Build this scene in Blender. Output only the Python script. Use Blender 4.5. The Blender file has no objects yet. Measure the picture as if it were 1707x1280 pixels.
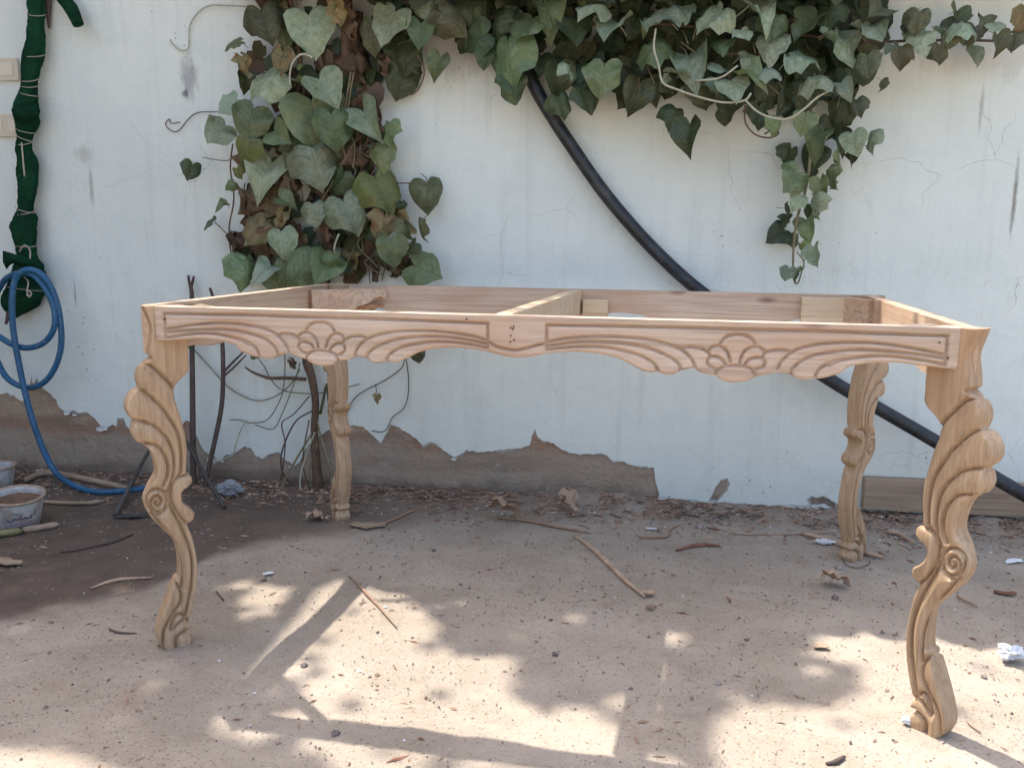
import bpy, bmesh, math, random
import numpy as np
from mathutils import Vector, Matrix, Euler, noise as mnoise

# ------------------------------------------------------------------ camera
SC = bpy.context.scene
COL = SC.collection
PW, PH, FPX = 1707.0, 1280.0, 1440.0
CAM = np.array([.3153, -2.0761, .9025])
YAW, PIT, ROL = -.2088, -.1671, .0090
_f = np.array([math.sin(YAW)*math.cos(PIT), math.cos(YAW)*math.cos(PIT), math.sin(PIT)])
_r0 = np.array([math.cos(YAW), -math.sin(YAW), 0.0])
_u0 = np.cross(_r0, _f)
_r = _r0*math.cos(ROL) + _u0*math.sin(ROL)
_u = -_r0*math.sin(ROL) + _u0*math.cos(ROL)
cd = bpy.data.cameras.new('camera')
cd.sensor_width = 36.0
cd.sensor_fit = 'HORIZONTAL'
cd.lens = 36.0*FPX/PW
cd.clip_start = .02
cd.clip_end = 500
cam = bpy.data.objects.new('camera', cd)
COL.objects.link(cam)
cam.matrix_world = Matrix(((_r[0], _u[0], -_f[0], CAM[0]), (_r[1], _u[1], -_f[1], CAM[1]),
                           (_r[2], _u[2], -_f[2], CAM[2]), (0, 0, 0, 1)))
SC.camera = cam

# ------------------------------------------------------------------ light
SUN = np.array([-.305, .255, .76])            # direction towards the sun
SUN = SUN/np.linalg.norm(SUN)
ELEV = math.asin(SUN[2])
w = bpy.data.worlds.new('World')
SC.world = w
w.use_nodes = True
nt = w.node_tree
bg = nt.nodes['Background']
sky = nt.nodes.new('ShaderNodeTexSky')
sky.sky_type = 'NISHITA'
sky.sun_disc = False
sky.sun_elevation = ELEV
sky.sun_rotation = math.atan2(SUN[0], SUN[1])
sky.air_density = 1.0
sky.dust_density = 5.5
sky.ozone_density = 1.0
nt.links.new(sky.outputs[0], bg.inputs[0])
bg.inputs[1].default_value = .15
sd = bpy.data.lights.new('sun', 'SUN')
sd.energy = 2.4
sd.angle = math.radians(.7)
sd.color = (1.0, .95, .88)
so = bpy.data.objects.new('sun', sd)
COL.objects.link(so)
so.rotation_euler = Vector(SUN).to_track_quat('Z', 'Y').to_euler()
so.location = (-3, 2, 8)
SC.view_settings.view_transform = 'Standard'
SC.view_settings.look = 'None'
SC.view_settings.gamma = 1
SC.view_settings.exposure = 1.75
SC.render.engine = 'CYCLES'
SC.cycles.max_bounces = 6
SC.cycles.diffuse_bounces = 4
SC.cycles.glossy_bounces = 2
SC.cycles.transmission_bounces = 3
SC.cycles.caustics_reflective = False
SC.cycles.caustics_refractive = False

# ------------------------------------------------------------------ helpers
rng = random.Random(7)
nrg = np.random.default_rng(11)


def ray(x, y):
    d = _f + _r*(x-PW/2)/FPX + _u*(PH/2-y)/FPX
    return d/np.linalg.norm(d)


def onplane(x, y, n, k):
    d = ray(x, y)
    n = np.array(n, float)
    return CAM + d*(k - CAM@n)/(d@n)


def gnd(x, y, z=0.0):
    return onplane(x, y, (0, 0, 1), z)


WA = math.atan(.068)
WO = np.array([0, .842, 0])
WT = np.array([math.cos(WA), math.sin(WA), 0])
WN = np.array([math.sin(WA), -math.cos(WA), 0])     # out of the wall, to the yard


def wpt(x, y, d=0.0):
    return onplane(x, y, WN, WN@WO + d)


def wsz(x, y, d=0.0):
    P = wpt(x, y, d)
    return ((P-WO)@WT, P[2])


def mesh(name, v, f, mat=None, parent=None, smooth=False):
    me = bpy.data.meshes.new(name)
    me.from_pydata([tuple(map(float, p)) for p in v], [], [tuple(map(int, q)) for q in f])
    me.update()
    if mat:
        me.materials.append(mat)
    if smooth:
        me.polygons.foreach_set('use_smooth', [True]*len(me.polygons))
    o = bpy.data.objects.new(name, me)
    COL.objects.link(o)
    if parent:
        o.parent = parent
    return o


def empty(name, loc=(0, 0, 0), rz=0.0):
    o = bpy.data.objects.new(name, None)
    o.empty_display_size = .1
    COL.objects.link(o)
    o.location = loc
    o.rotation_euler = (0, 0, rz)
    return o


def tag(o, label=None, cat=None, group=None, kind=None):
    if label:
        o['label'] = label
    if cat:
        o['category'] = cat
    if group:
        o['group'] = group
    if kind:
        o['kind'] = kind
    return o


def spline(pts, n=8):
    """Catmull-Rom through pts"""
    p = np.array(pts, float)
    if len(p) < 3:
        t = np.linspace(0, 1, n+1)[:, None]
        return p[0]*(1-t) + p[-1]*t
    q = np.vstack([2*p[0]-p[1], p, 2*p[-1]-p[-2]])
    out = []
    for i in range(len(p)-1):
        a, b, c, d = q[i:i+4]
        for t in np.arange(n)/n:
            out.append(.5*((2*b)+(-a+c)*t+(2*a-5*b+4*c-d)*t*t+(-a+3*b-3*c+d)*t**3))
    out.append(p[-1])
    return np.array(out)


def tube_geo(pts, rad, sides=8, cap=True, base=0):
    p = np.array(pts, float)
    n = len(p)
    rad = np.broadcast_to(np.array(rad, float), (n,)) if np.ndim(rad) == 0 or len(np.atleast_1d(rad)) == n else \
        np.interp(np.linspace(0, 1, n), np.linspace(0, 1, len(rad)), rad)
    tg = np.gradient(p, axis=0)
    tg /= np.linalg.norm(tg, axis=1)[:, None]+1e-12
    a = np.array([0, 0, 1.0]) if abs(tg[0][2]) < .9 else np.array([1.0, 0, 0])
    nn = np.cross(tg[0], a)
    nn /= np.linalg.norm(nn)
    v, f = [], []
    for i in range(n):
        nn = nn - tg[i]*(nn@tg[i])
        nn /= np.linalg.norm(nn)+1e-12
        bb = np.cross(tg[i], nn)
        for k in range(sides):
            t = 2*math.pi*k/sides
            v.append(p[i]+rad[i]*(math.cos(t)*nn+math.sin(t)*bb))
    for i in range(n-1):
        for k in range(sides):
            k2 = (k+1) % sides
            f.append((base+i*sides+k, base+i*sides+k2, base+(i+1)*sides+k2, base+(i+1)*sides+k))
    if cap:
        f.append(tuple(base+k for k in range(sides))[::-1])
        f.append(tuple(base+(n-1)*sides+k for k in range(sides)))
    return v, f


def tube(name, pts, rad, mat, parent=None, sides=8, n=6):
    v, f = tube_geo(spline(pts, n), rad, sides)
    return mesh(name, v, f, mat, parent, True)


def box_geo(c, h, R=None, bev=0.0):
    """box with centre c, half sizes h, rotation matrix R, small chamfer"""
    bm = bmesh.new()
    bmesh.ops.create_cube(bm, size=2)
    for q in bm.verts:
        q.co = Vector((q.co.x*h[0], q.co.y*h[1], q.co.z*h[2]))
    if bev:
        bmesh.ops.bevel(bm, geom=bm.edges[:], offset=bev, segments=2, affect='EDGES', profile=.6)
    bm.verts.index_update()
    M = R if R is not None else Matrix.Identity(3)
    v = [tuple((M @ q.co)+Vector(c)) for q in bm.verts]
    f = [tuple(q.index for q in fa.verts) for fa in bm.faces]
    bm.free()
    return v, f


def box(name, c, h, mat, parent=None, R=None, bev=0.002):
    v, f = box_geo(c, h, R, bev)
    return mesh(name, v, f, mat, parent)


# ------------------------------------------------------------------ materials
class NT:
    def __init__(s, name):
        s.m = bpy.data.materials.new(name)
        s.m.use_nodes = True
        s.t = s.m.node_tree
        s.b = s.t.nodes['Principled BSDF']
        s.out = s.t.nodes['Material Output']

    def n(s, kind, **kw):
        o = s.t.nodes.new('ShaderNode'+kind)
        for k, v in kw.items():
            setattr(o, k, v)
        return o

    def l(s, a, b):
        s.t.links.new(a, b)

    def set(s, inp, v):
        if hasattr(v, 'is_output'):
            s.l(v, inp)
        else:
            inp.default_value = v

    def coord(s, which='Object', scale=None):
        c = s.n('TexCoord').outputs[which]
        if scale is None:
            return c
        m = s.n('Mapping')
        m.inputs['Scale'].default_value = scale
        s.l(c, m.inputs[0])
        return m.outputs[0]

    def noise(s, vec, scale, detail=4, rough=.55, dist=0.0):
        o = s.n('TexNoise')
        s.set(o.inputs['Vector'], vec)
        o.inputs['Scale'].default_value = scale
        o.inputs['Detail'].default_value = detail
        o.inputs['Roughness'].default_value = rough
        o.inputs['Distortion'].default_value = dist
        return o.outputs['Fac']

    def ramp(s, fac, stops):
        o = s.n('ValToRGB')
        e = o.color_ramp.elements
        while len(e) < len(stops):
            e.new(.5)
        for q, (p, c) in zip(e, stops):
            q.position = p
            q.color = (c[0], c[1], c[2], 1) if not isinstance(c, (int, float)) else (c, c, c, 1)
        s.set(o.inputs[0], fac)
        return o.outputs[0]

    def mix(s, fac, a, b, mode='MIX'):
        o = s.n('Mix', data_type='RGBA', blend_type=mode)
        s.set(o.inputs[0], fac)
        for i, v in ((6, a), (7, b)):
            if isinstance(v, tuple):
                v = (v[0], v[1], v[2], 1)
            s.set(o.inputs[i], v)
        return o.outputs[2]

    def math(s, op, a, b=0.0, clamp=False):
        o = s.n('Math', operation=op)
        o.use_clamp = clamp
        s.set(o.inputs[0], a)
        s.set(o.inputs[1], b)
        return o.outputs[0]

    def step(s, v, lo, hi):
        o = s.n('MapRange', interpolation_type='SMOOTHSTEP')
        s.set(o.inputs[0], v)
        o.inputs[1].default_value = lo
        o.inputs[2].default_value = hi
        return o.outputs[0]

    def bump(s, h, strength=.3, dist=.01, prev=None):
        o = s.n('Bump')
        o.inputs['Strength'].default_value = strength
        o.inputs['Distance'].default_value = dist
        s.set(o.inputs['Height'], h)
        if prev is not None:
            s.l(prev, o.inputs['Normal'])
        return o.outputs[0]

    def fin(s, col=None, rough=None, nor=None, spec=None):
        if col is not None:
            s.set(s.b.inputs['Base Color'], col if not isinstance(col, tuple) else (*col, 1))
        if rough is not None:
            s.set(s.b.inputs['Roughness'], rough)
        if nor is not None:
            s.l(nor, s.b.inputs['Normal'])
        if spec is not None:
            s.b.inputs['Specular IOR Level'].default_value = spec
        return s.m


def m_wood(name, axis, c1, c2, c3, knots=True, dirt=0.0, rough=.7):
    t = NT(name)
    sc = [26.0, 26.0, 26.0]
    sc[axis] = 1.6
    v = t.coord('Object', tuple(sc))
    g = t.noise(v, 1.0, 6, .6, 1.2)
    sc2 = [130.0]*3
    sc2[axis] = 4.0
    g2 = t.noise(t.coord('Object', tuple(sc2)), 1.0, 3, .6)
    col = t.ramp(g, [(.30, c1), (.52, c2), (.72, c3)])
    col = t.mix(t.step(g2, .42, .75), col, tuple(np.array(c1)*.84), 'MIX')
    big = t.noise(t.coord('Object'), 3.0, 3)
    col = t.mix(t.math('MULTIPLY', t.step(big, .45, .7), .65), col, tuple(np.array(c1)*np.array([1.0, .86, .78])))
    if knots:
        sk = [9.0]*3
        sk[axis] = 3.4
        vo = t.n('TexVoronoi', feature='F1')
        t.l(t.coord('Object', tuple(sk)), vo.inputs['Vector'])
        vo.inputs['Scale'].default_value = 1.0
        k = t.step(t.math('ADD', vo.outputs['Distance'], t.math('MULTIPLY', g, .05)), .16, .05)
        col = t.mix(t.math('MULTIPLY', k, .75), col, (.12, .045, .025))
    if dirt:
        dn = t.noise(t.coord('Object'), 14, 4)
        col = t.mix(t.math('MULTIPLY', t.step(dn, .55, .75), dirt), col, (.22, .13, .08))
    fine = t.noise(t.coord('Object'), 220, 2)
    nor = t.bump(g2, .12, .004)
    nor = t.bump(fine, .10, .002, nor)
    return t.fin(col, t.math('ADD', t.math('MULTIPLY', g, .15), rough-.08), nor, .3)


def m_plain(name, col, rough=.6, var=.25, nscale=20, bump=.1, spec=.4, col2=None):
    t = NT(name)
    n = t.noise(t.coord('Object'), nscale, 4, .6)
    c2 = col2 if col2 else tuple(np.array(col)*(1-var))
    c = t.ramp(n, [(.32, c2), (.68, col)])
    return t.fin(c, rough, t.bump(n, bump, .006) if bump else None, spec)


W_RAIL = m_wood('wood_rail', 0, (.475, .348, .25), (.585, .445, .33), (.655, .525, .405))
W_SIDE = m_wood('wood_side_rail', 1, (.48, .32, .21), (.585, .42, .29), (.65, .49, .36), knots=False)
W_LEG = m_wood('wood_leg', 2, (.385, .255, .148), (.485, .335, .205), (.55, .405, .265), knots=False, dirt=.28, rough=.62)
W_PALE = m_wood('wood_pale', 0, (.58, .43, .27), (.66, .52, .35), (.72, .59, .42), knots=False)
W_BARK = m_wood('wood_with_bark', 0, (.30, .14, .07), (.46, .26, .15), (.60, .40, .27), knots=False, dirt=.6)
W_OLD = m_wood('wood_weathered', 0, (.30, .215, .145), (.39, .29, .20), (.46, .355, .26), knots=False, dirt=.3, rough=.85)
M_NAIL = m_plain('nail_hole', (.04, .025, .018), .7, bump=0)
M_CHIP = m_plain('dry_wood_chip', (.52, .36, .25), .85, .4, 30)
M_STICK = m_plain('dry_stick', (.36, .23, .15), .85, .4, 40)
M_STICKD = m_plain('dark_twig', (.12, .085, .07), .8, .4, 40)
M_STEM = m_plain('vine_stem', (.16, .10, .065), .85, .5, 50, .4)
M_TENDRIL = m_plain('vine_tendril', (.25, .22, .12), .7, .45, 30)
M_TENDP = m_plain('pale_tendril', (.47, .46, .33), .6, .25, 30)
M_STONE = m_plain('stone', (.36, .31, .27), .9, .4, 40, .4)
M_STONED = m_plain('dark_stone', (.19, .155, .135), .9, .4, 40, .4)
M_PAPER = m_plain('white_paper', (.74, .76, .78), .5, .15, 60, .3)
M_STEEL = m_plain('rebar_steel', (.10, .085, .075), .55, .4, 60, .3, .6)
M_BLACKPL = m_plain('black_film', (.03, .034, .036), .35, .3, 40, .5)
M_DEADLEAF = m_plain('dead_leaf', (.40, .26, .17), .85, .5, 30, .4)
M_REDLEAF = m_plain('red_dead_leaf', (.26, .12, .075), .85, .4, 30, .4)
M_CROWN = m_plain('tree_leaf', (.07, .10, .045), .6, .3, 4, 0)
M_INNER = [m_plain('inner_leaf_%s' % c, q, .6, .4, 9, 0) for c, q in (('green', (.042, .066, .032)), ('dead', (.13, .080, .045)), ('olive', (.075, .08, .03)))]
M_SWITCH = m_plain('switch_plastic', (.66, .60, .47), .45, .08, 8, .0)
M_SWITCHD = m_plain('switch_rocker', (.72, .67, .54), .4, .05, 8, .0)
M_STRING = m_plain('cotton_string', (.50, .44, .36), .9, .3, 80, .3)


def m_hose():
    t = NT('blue_hose')
    n = t.noise(t.coord('Object'), 9, 3)
    d = t.noise(t.coord('Object'), 60, 4)
    c = t.ramp(n, [(.3, (.014, .082, .17)), (.7, (.022, .13, .26))])
    c = t.mix(t.math('MULTIPLY', t.step(d, .5, .72), .35), c, (.20, .23, .24))
    return t.fin(c, .42, None, .45)


M_HOSE = m_hose()


def m_pipe():
    t = NT('black_pipe')
    d = t.noise(t.coord('Object'), 30, 4)
    c = t.mix(t.math('MULTIPLY', t.step(d, .42, .75), .5), (.017, .019, .021), (.085, .085, .085))
    return t.fin(c, t.ramp(d, [(.3, .32), (.7, .5)]), None, .5)


M_PIPE = m_pipe()


def m_cloth():
    t = NT('green_cloth')
    n = t.noise(t.coord('Object'), 12, 4)
    wv = t.noise(t.coord('Object', (420, 420, 420)), 1, 2)
    c = t.ramp(n, [(.3, (.008, .030, .017)), (.6, (.012, .060, .030)), (.8, (.022, .095, .048))])
    c = t.mix(t.math('MULTIPLY', t.step(t.noise(t.coord('Object'), 5, 3), .58, .72), .45), c, (.05, .055, .03))
    nor = t.bump(wv, .35, .0015)
    nor = t.bump(t.noise(t.coord('Object', (26, 26, 60)), 1, 4, .6, 1.5), .9, .012, nor)
    return t.fin(c, .95, nor, .05)


M_CLOTH = m_cloth()


def m_clear():
    t = NT('clear_plastic_film')
    t.b.inputs['Roughness'].default_value = .18
    t.b.inputs['Base Color'].default_value = (.62, .66, .70, 1)
    t.b.inputs['Transmission Weight'].default_value = .55
    t.b.inputs['IOR'].default_value = 1.3
    return t.m


M_CLEAR = m_clear()


def m_bucket():
    t = NT('dirty_white_plastic')
    n = t.noise(t.coord('Object'), 18, 5, .65)
    n2 = t.noise(t.coord('Object', (30, 30, 8)), 1, 4)
    c = t.mix(t.step(n, .40, .62), (.54, .54, .53), (.36, .32, .29))
    c = t.mix(t.math('MULTIPLY', t.step(n2, .52, .7), .6), c, (.30, .24, .20))
    return t.fin(c, .5, t.bump(n, .15, .003), .4)


M_BUCKET = m_bucket()
M_RIM = m_plain('muddy_rim', (.44, .32, .23), .6, .35, 40, .3)
M_MUD = m_plain('mud', (.20, .115, .068), .7, .35, 35, .5)
M_MUDP = m_plain('dry_plaster', (.36, .25, .20), .95, .4, 60, .9)
M_INKB = m_plain('blue_print', (.05, .05, .12), .5, .2, 50, 0)
M_INKG = m_plain('green_print', (.10, .24, .20), .5, .3, 50, 0)
M_INKP = m_plain('purple_print', (.30, .20, .28), .5, .3, 50, 0)


def m_leaf(name, col, col2, vein, dust, rough=.5, trans=.18, spots=None):
    t = NT(name)
    uv = t.coord('UV')
    sep = t.n('SeparateXYZ')
    t.l(uv, sep.inputs[0])
    x = t.math('ABSOLUTE', sep.outputs[0])
    y = sep.outputs[1]
    oi = t.n('ObjectInfo')
    add = t.n('VectorMath', operation='ADD')
    t.l(uv, add.inputs[0])
    t.l(oi.outputs['Location'], add.inputs[1])
    n = t.noise(add.outputs[0], 3.2, 4, .6)
    c = t.ramp(n, [(.32, col2), (.66, col)])
    # veins: midrib + slanted side veins
    mid = t.step(x, .022, .004)
    ph = t.math('SUBTRACT', t.math('MULTIPLY', y, 6.0), t.math('MULTIPLY', x, 5.0))
    fr = t.math('ABSOLUTE', t.math('SUBTRACT', t.math('FRACT', ph), .5))
    side = t.math('MULTIPLY', t.step(fr, .075, .02), t.step(x, .46, .05))
    vn = t.math('MAXIMUM', mid, t.math('MULTIPLY', side, .6))
    # dust lies over the blade
    dn = t.noise(add.outputs[0], 9, 5, .7)
    c = t.mix(t.math('MULTIPLY', t.step(dn, .25, .75), dust), c, (.45, .49, .38))
    c = t.mix(t.math('MULTIPLY', vn, .75), c, vein)
    if spots:
        sn = t.noise(add.outputs[0], 2.1, 5, .7)
        c = t.mix(t.step(sn, .52, .66), c, spots)
    hv = t.n('HueSaturation')
    t.l(t.math('ADD', t.math('MULTIPLY', t.math('FRACT', t.math('MULTIPLY', oi.outputs['Random'], 7.3)), .012 if name in ('leaf_dead', 'leaf_withering') else .045), .494 if name in ('leaf_dead', 'leaf_withering') else .47), hv.inputs['Hue'])
    t.l(t.math('ADD', t.math('MULTIPLY', oi.outputs['Random'], .55), .72), hv.inputs['Value'])
    t.l(c, hv.inputs['Color'])
    c = hv.outputs[0]
    h = t.math('ADD', t.math('MULTIPLY', vn, -.6), t.math('MULTIPLY', n, .6))
    nor = t.bump(h, .8, .008)
    t.fin(c, t.ramp(dn, [(.2, rough-.1), (.8, rough+.15)]), nor, .45)
    tr = t.n('BsdfTranslucent')
    t.l(c, tr.inputs[0])
    mx = t.n('MixShader')
    mx.inputs[0].default_value = trans
    t.l(t.b.outputs[0], mx.inputs[1])
    t.l(tr.outputs[0], mx.inputs[2])
    t.l(mx.outputs[0], t.out.inputs[0])
    return t.m


LM = {
    'p': m_leaf('leaf_dusty', (.22, .28, .14), (.12, .19, .07), (.50, .53, .40), .68, .36),
    'g': m_leaf('leaf_green', (.135, .195, .065), (.07, .12, .035), (.26, .30, .15), .22, .38),
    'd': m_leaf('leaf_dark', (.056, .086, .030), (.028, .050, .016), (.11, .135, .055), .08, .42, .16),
    'y': m_leaf('leaf_yellow_green', (.19, .23, .055), (.10, .16, .035), (.30, .32, .15), .12, .5, .22, (.20, .15, .045)),
    'b': m_leaf('leaf_dead', (.185, .110, .060), (.085, .050, .028), (.20, .12, .08), .12, .8, .1),
    'o': m_leaf('leaf_olive', (.085, .092, .035), (.05, .06, .022), (.14, .15, .08), .16, .55, .12),
    'k': m_leaf('leaf_withering', (.27, .17, .065), (.17, .16, .05), (.32, .25, .13), .2, .65, .18, (.22, .095, .035)),
    'w': m_leaf('leaf_young', (.30, .38, .25), (.20, .31, .19), (.44, .48, .38), .45, .42, .25),
}


def stain_shade(t, sx, sz, cx, cz, rx, rz, nz, amount, lo=.25):
    """soft irregular mark for dirt and painted shade, in wall coordinates"""
    a = t.math('DIVIDE', t.math('SUBTRACT', sx, cx), rx)
    b = t.math('DIVIDE', t.math('SUBTRACT', sz, cz), rz)
    r = t.math('SQRT', t.math('ADD', t.math('MULTIPLY', a, a), t.math('MULTIPLY', b, b)))
    r = t.math('ADD', r, t.math('MULTIPLY', t.math('SUBTRACT', nz, .5), 1.6))
    return t.math('MULTIPLY', t.step(r, 1.0, lo), amount)


def m_paint():
    t = NT('old_white_wall_paint')
    ob = t.coord('Object')
    sep = t.n('SeparateXYZ')
    t.l(ob, sep.inputs[0])
    sx, sz = sep.outputs[0], sep.outputs[2]
    big = t.noise(ob, 1.3, 5, .6)
    med = t.noise(ob, 9, 5, .6)
    fine = t.noise(ob, 70, 4, .6)
    streak = t.noise(t.coord('Object', (22, 1, 1.3)), 1, 4, .6)
    c = t.ramp(big, [(.3, (.675, .735, .67)), (.5, (.735, .785, .715)), (.72, (.775, .815, .745))])
    c = t.mix(t.math('MULTIPLY', t.step(med, .46, .72), .38), c, (.61, .675, .62))
    c = t.mix(t.math('MULTIPLY', t.step(streak, .5, .76), .30), c, (.53, .565, .52))
    # rising damp / dirt just above the broken plaster and splashes at the foot
    low = t.step(t.math('ADD', sz, t.math('MULTIPLY', med, .25)), .42, .12)
    c = t.mix(t.math('MULTIPLY', low, .18), c, (.50, .50, .46))
    # hairline cracks
    dis = t.n('VectorMath', operation='ADD')
    nn = t.n('TexNoise')
    nn.inputs['Scale'].default_value = 5
    nn.inputs['Detail'].default_value = 5
    t.l(ob, nn.inputs['Vector'])
    sc = t.n('VectorMath', operation='SCALE')
    sc.inputs[3].default_value = .16
    t.l(nn.outputs['Color'], sc.inputs[0])
    t.l(ob, dis.inputs[0])
    t.l(sc.outputs[0], dis.inputs[1])
    vo = t.n('TexVoronoi', feature='DISTANCE_TO_EDGE')
    vo.inputs['Scale'].default_value = 3.3
    t.l(dis.outputs[0], vo.inputs['Vector'])
    ck = t.step(vo.outputs['Distance'], .0045, .0006)
    ck = t.math('MULTIPLY', ck, t.step(t.noise(ob, 2.3, 3), .50, .60))
    vo2 = t.n('TexVoronoi', feature='DISTANCE_TO_EDGE')
    vo2.inputs['Scale'].default_value = 15
    t.l(dis.outputs[0], vo2.inputs['Vector'])
    ck2 = t.math('MULTIPLY', t.step(vo2.outputs['Distance'], .022, .003), t.step(t.noise(ob, 3.4, 4), .57, .66))
    ck2 = t.math('MULTIPLY', ck2, t.step(sx, -.1, .5))
    crack = t.math('MAXIMUM', ck, t.math('MULTIPLY', ck2, .6))
    c = t.mix(t.math('MULTIPLY', crack, .42), c, (.27, .27, .25))
    # pin-holes and scuffs
    vs = t.n('TexVoronoi', feature='F1')
    vs.inputs['Scale'].default_value = 34
    t.l(ob, vs.inputs['Vector'])
    sp = t.math('MULTIPLY', t.step(vs.outputs['Distance'], .16, .07), t.step(t.noise(ob, 2.9, 4), .60, .68))
    c = t.mix(t.math('MULTIPLY', sp, .75), c, (.20, .18, .16))
    vst = t.noise(t.coord('Object', (60, 1, 7)), 1, 5, .65)
    sm = t.math('MULTIPLY', t.step(vst, .68, .76), t.step(t.noise(ob, 2.1, 3), .5, .62))
    c = t.mix(t.math('MULTIPLY', sm, .4), c, (.33, .34, .34))
    # the few marks one can point at, then shade painted near the top
    nz = t.noise(t.coord('Object', (45, 1, 14)), 1, 5, .7)

    def mk(px, py, rx, rz, amt, colr, lo=.25):
        nonlocal c
        s, z = wsz(px, py)
        c = t.mix(stain_shade(t, sx, sz, s, z, rx, rz, nz, amt, lo), c, colr)
    mk(316, 130, .042, .10, .55, (.17, .18, .20))
    mk(308, 156, .018, .018, .8, (.10, .105, .115))
    mk(140, 258, .055, .040, .40, (.36, .33, .28))
    mk(152, 310, .012, .090, .50, (.27, .24, .20))
    mk(1691, 330, .010, .17, .75, (.16, .13, .10), .1)
    mk(1636, 180, .008, .10, .5, (.30, .27, .24), .1)
    mk(125, 490, .006, .065, .6, (.25, .25, .25), .1)
    mk(1690, 90, .45, .09, .30, (.42, .33, .26))  # darkening towards the top right corner, overhead shade painted in
    mk(760, 90, .30, .11, .45, (.36, .31, .25))  # shade under the vine band painted into the wall colour
    nor = t.bump(t.math('ADD', t.math('MULTIPLY', fine, .25), med), .35, .016)
    return t.fin(c, .78, nor, .25)


def m_cement():
    t = NT('bare_cement_render')
    ob = t.coord('Object')
    sep = t.n('SeparateXYZ')
    t.l(ob, sep.inputs[0])
    sz = sep.outputs[2]
    a = t.noise(ob, 4.5, 6, .65)
    b = t.noise(t.coord('Object', (2, 1, 14)), 1, 5, .6, .6)
    fine = t.noise(ob, 90, 4, .7)
    c = t.ramp(a, [(.3, (.39, .285, .195)), (.55, (.52, .39, .275)), (.75, (.60, .47, .345))])
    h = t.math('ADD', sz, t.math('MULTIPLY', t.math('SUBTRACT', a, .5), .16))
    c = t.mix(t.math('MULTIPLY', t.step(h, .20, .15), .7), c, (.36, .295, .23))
    band = t.math('MULTIPLY', t.step(h, .15, .185), t.step(h, .225, .195))
    c = t.mix(t.math('MULTIPLY', band, .75), c, (.34, .20, .135))
    pat = t.noise(ob, 2.6, 5, .6, .7)
    c = t.mix(t.math('MULTIPLY', t.step(pat, .5, .62), .5), c, (.36, .32, .27))
    c = t.mix(t.math('MULTIPLY', t.step(t.noise(ob, 38, 4, .7), .55, .7), .45), c, (.23, .17, .125))
    c = t.mix(t.math('MULTIPLY', t.step(b, .48, .68), .6), c, (.27, .205, .15))
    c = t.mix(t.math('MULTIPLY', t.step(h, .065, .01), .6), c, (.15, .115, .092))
    c = t.mix(t.math('MULTIPLY', t.step(t.noise(ob, 16, 3), .68, .72), .5), c, (.46, .44, .41))
    nor = t.bump(t.math('ADD', t.math('MULTIPLY', fine, .3), a), .9, .03)
    return t.fin(c, .92, nor, .15)


def m_ground():
    t = NT('yard_soil')
    ob = t.coord('Object')
    at = t.n('Attribute', attribute_name='shade_dirt')
    lt = t.n('Attribute', attribute_name='litter')
    big = t.noise(ob, 1.7, 5, .6)
    med = t.noise(ob, 11, 6, .65)
    fine = t.noise(ob, 120, 4, .7)
    grit = t.n('TexVoronoi', feature='F1')
    grit.inputs['Scale'].default_value = 130
    t.l(ob, grit.inputs['Vector'])
    gm = t.step(grit.outputs['Distance'], .42, .18)
    c = t.ramp(big, [(.3, (.275, .228, .178)), (.5, (.33, .276, .218)), (.7, (.375, .315, .252))])
    c = t.mix(t.math('MULTIPLY', t.step(med, .44, .72), .40), c, (.235, .185, .137))
    # scattered grains: pale and dark
    gsel = t.n('SeparateColor')
    t.l(grit.outputs['Color'], gsel.inputs[0])
    c = t.mix(t.math('MULTIPLY', t.math('MULTIPLY', gm, t.step(gsel.outputs[0], .72, .76)), .55), c, (.15, .118, .092))
    c = t.mix(t.math('MULTIPLY', t.math('MULTIPLY', gm, t.step(gsel.outputs[1], .80, .84)), .6), c, (.50, .44, .39))
    c = t.mix(t.math('MULTIPLY', t.step(t.noise(t.coord('Object', (1.1, 2.2, 1)), 2.2, 6, .65, .8), .45, .66), .45), c, (.43, .365, .295))
    reds = t.noise(ob, 3.6, 4)
    c = t.mix(t.math('MULTIPLY', t.step(reds, .58, .70), .30), c, (.29, .20, .145))
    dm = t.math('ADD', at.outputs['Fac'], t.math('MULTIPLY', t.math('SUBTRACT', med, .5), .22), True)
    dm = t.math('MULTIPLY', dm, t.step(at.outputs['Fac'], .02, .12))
    c = t.mix(dm, c, t.ramp(med, [(.3, (.088, .066, .052)), (.7, (.165, .124, .097))]))  # darker soil colour carries both shade and dirt
    lm = t.math('MULTIPLY', lt.outputs['Fac'], t.step(med, .35, .6))
    c = t.mix(t.math('MULTIPLY', lm, .7), c, (.185, .115, .08))
    h = t.math('ADD', t.math('MULTIPLY', fine, .5), t.math('MULTIPLY', gm, .5))
    nor = t.bump(t.math('ADD', h, t.math('MULTIPLY', med, 2.4)), .55, .006)
    return t.fin(c, .95, nor, .12)


M_PAINT = m_paint()
M_CEMENT = m_cement()
M_GROUND = m_ground()
M_PLEDGE2 = m_plain('grey_skim_plaster', (.50, .47, .42), .95, .35, 45, .4)
M_PLEDGE = m_plain('broken_plaster_edge', (.74, .73, .70), .9, .2, 60, .2)

# ------------------------------------------------------------------ ground
SHADE_DIRT = [gnd(*p)[:2] for p in [(-200, 1060), (0, 1036), (70, 1020), (160, 1004), (235, 985), (290, 962), (340, 930), (420, 910), (520, 893), (640, 878), (760, 868), (900, 862)]]  # edge of the dark soil at left: shade painted in along with dirt
SHADE_DIRT = np.array(SHADE_DIRT)


def smooth01(x):
    x = np.clip(x, 0, 1)
    return x*x*(3-2*x)


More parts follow.
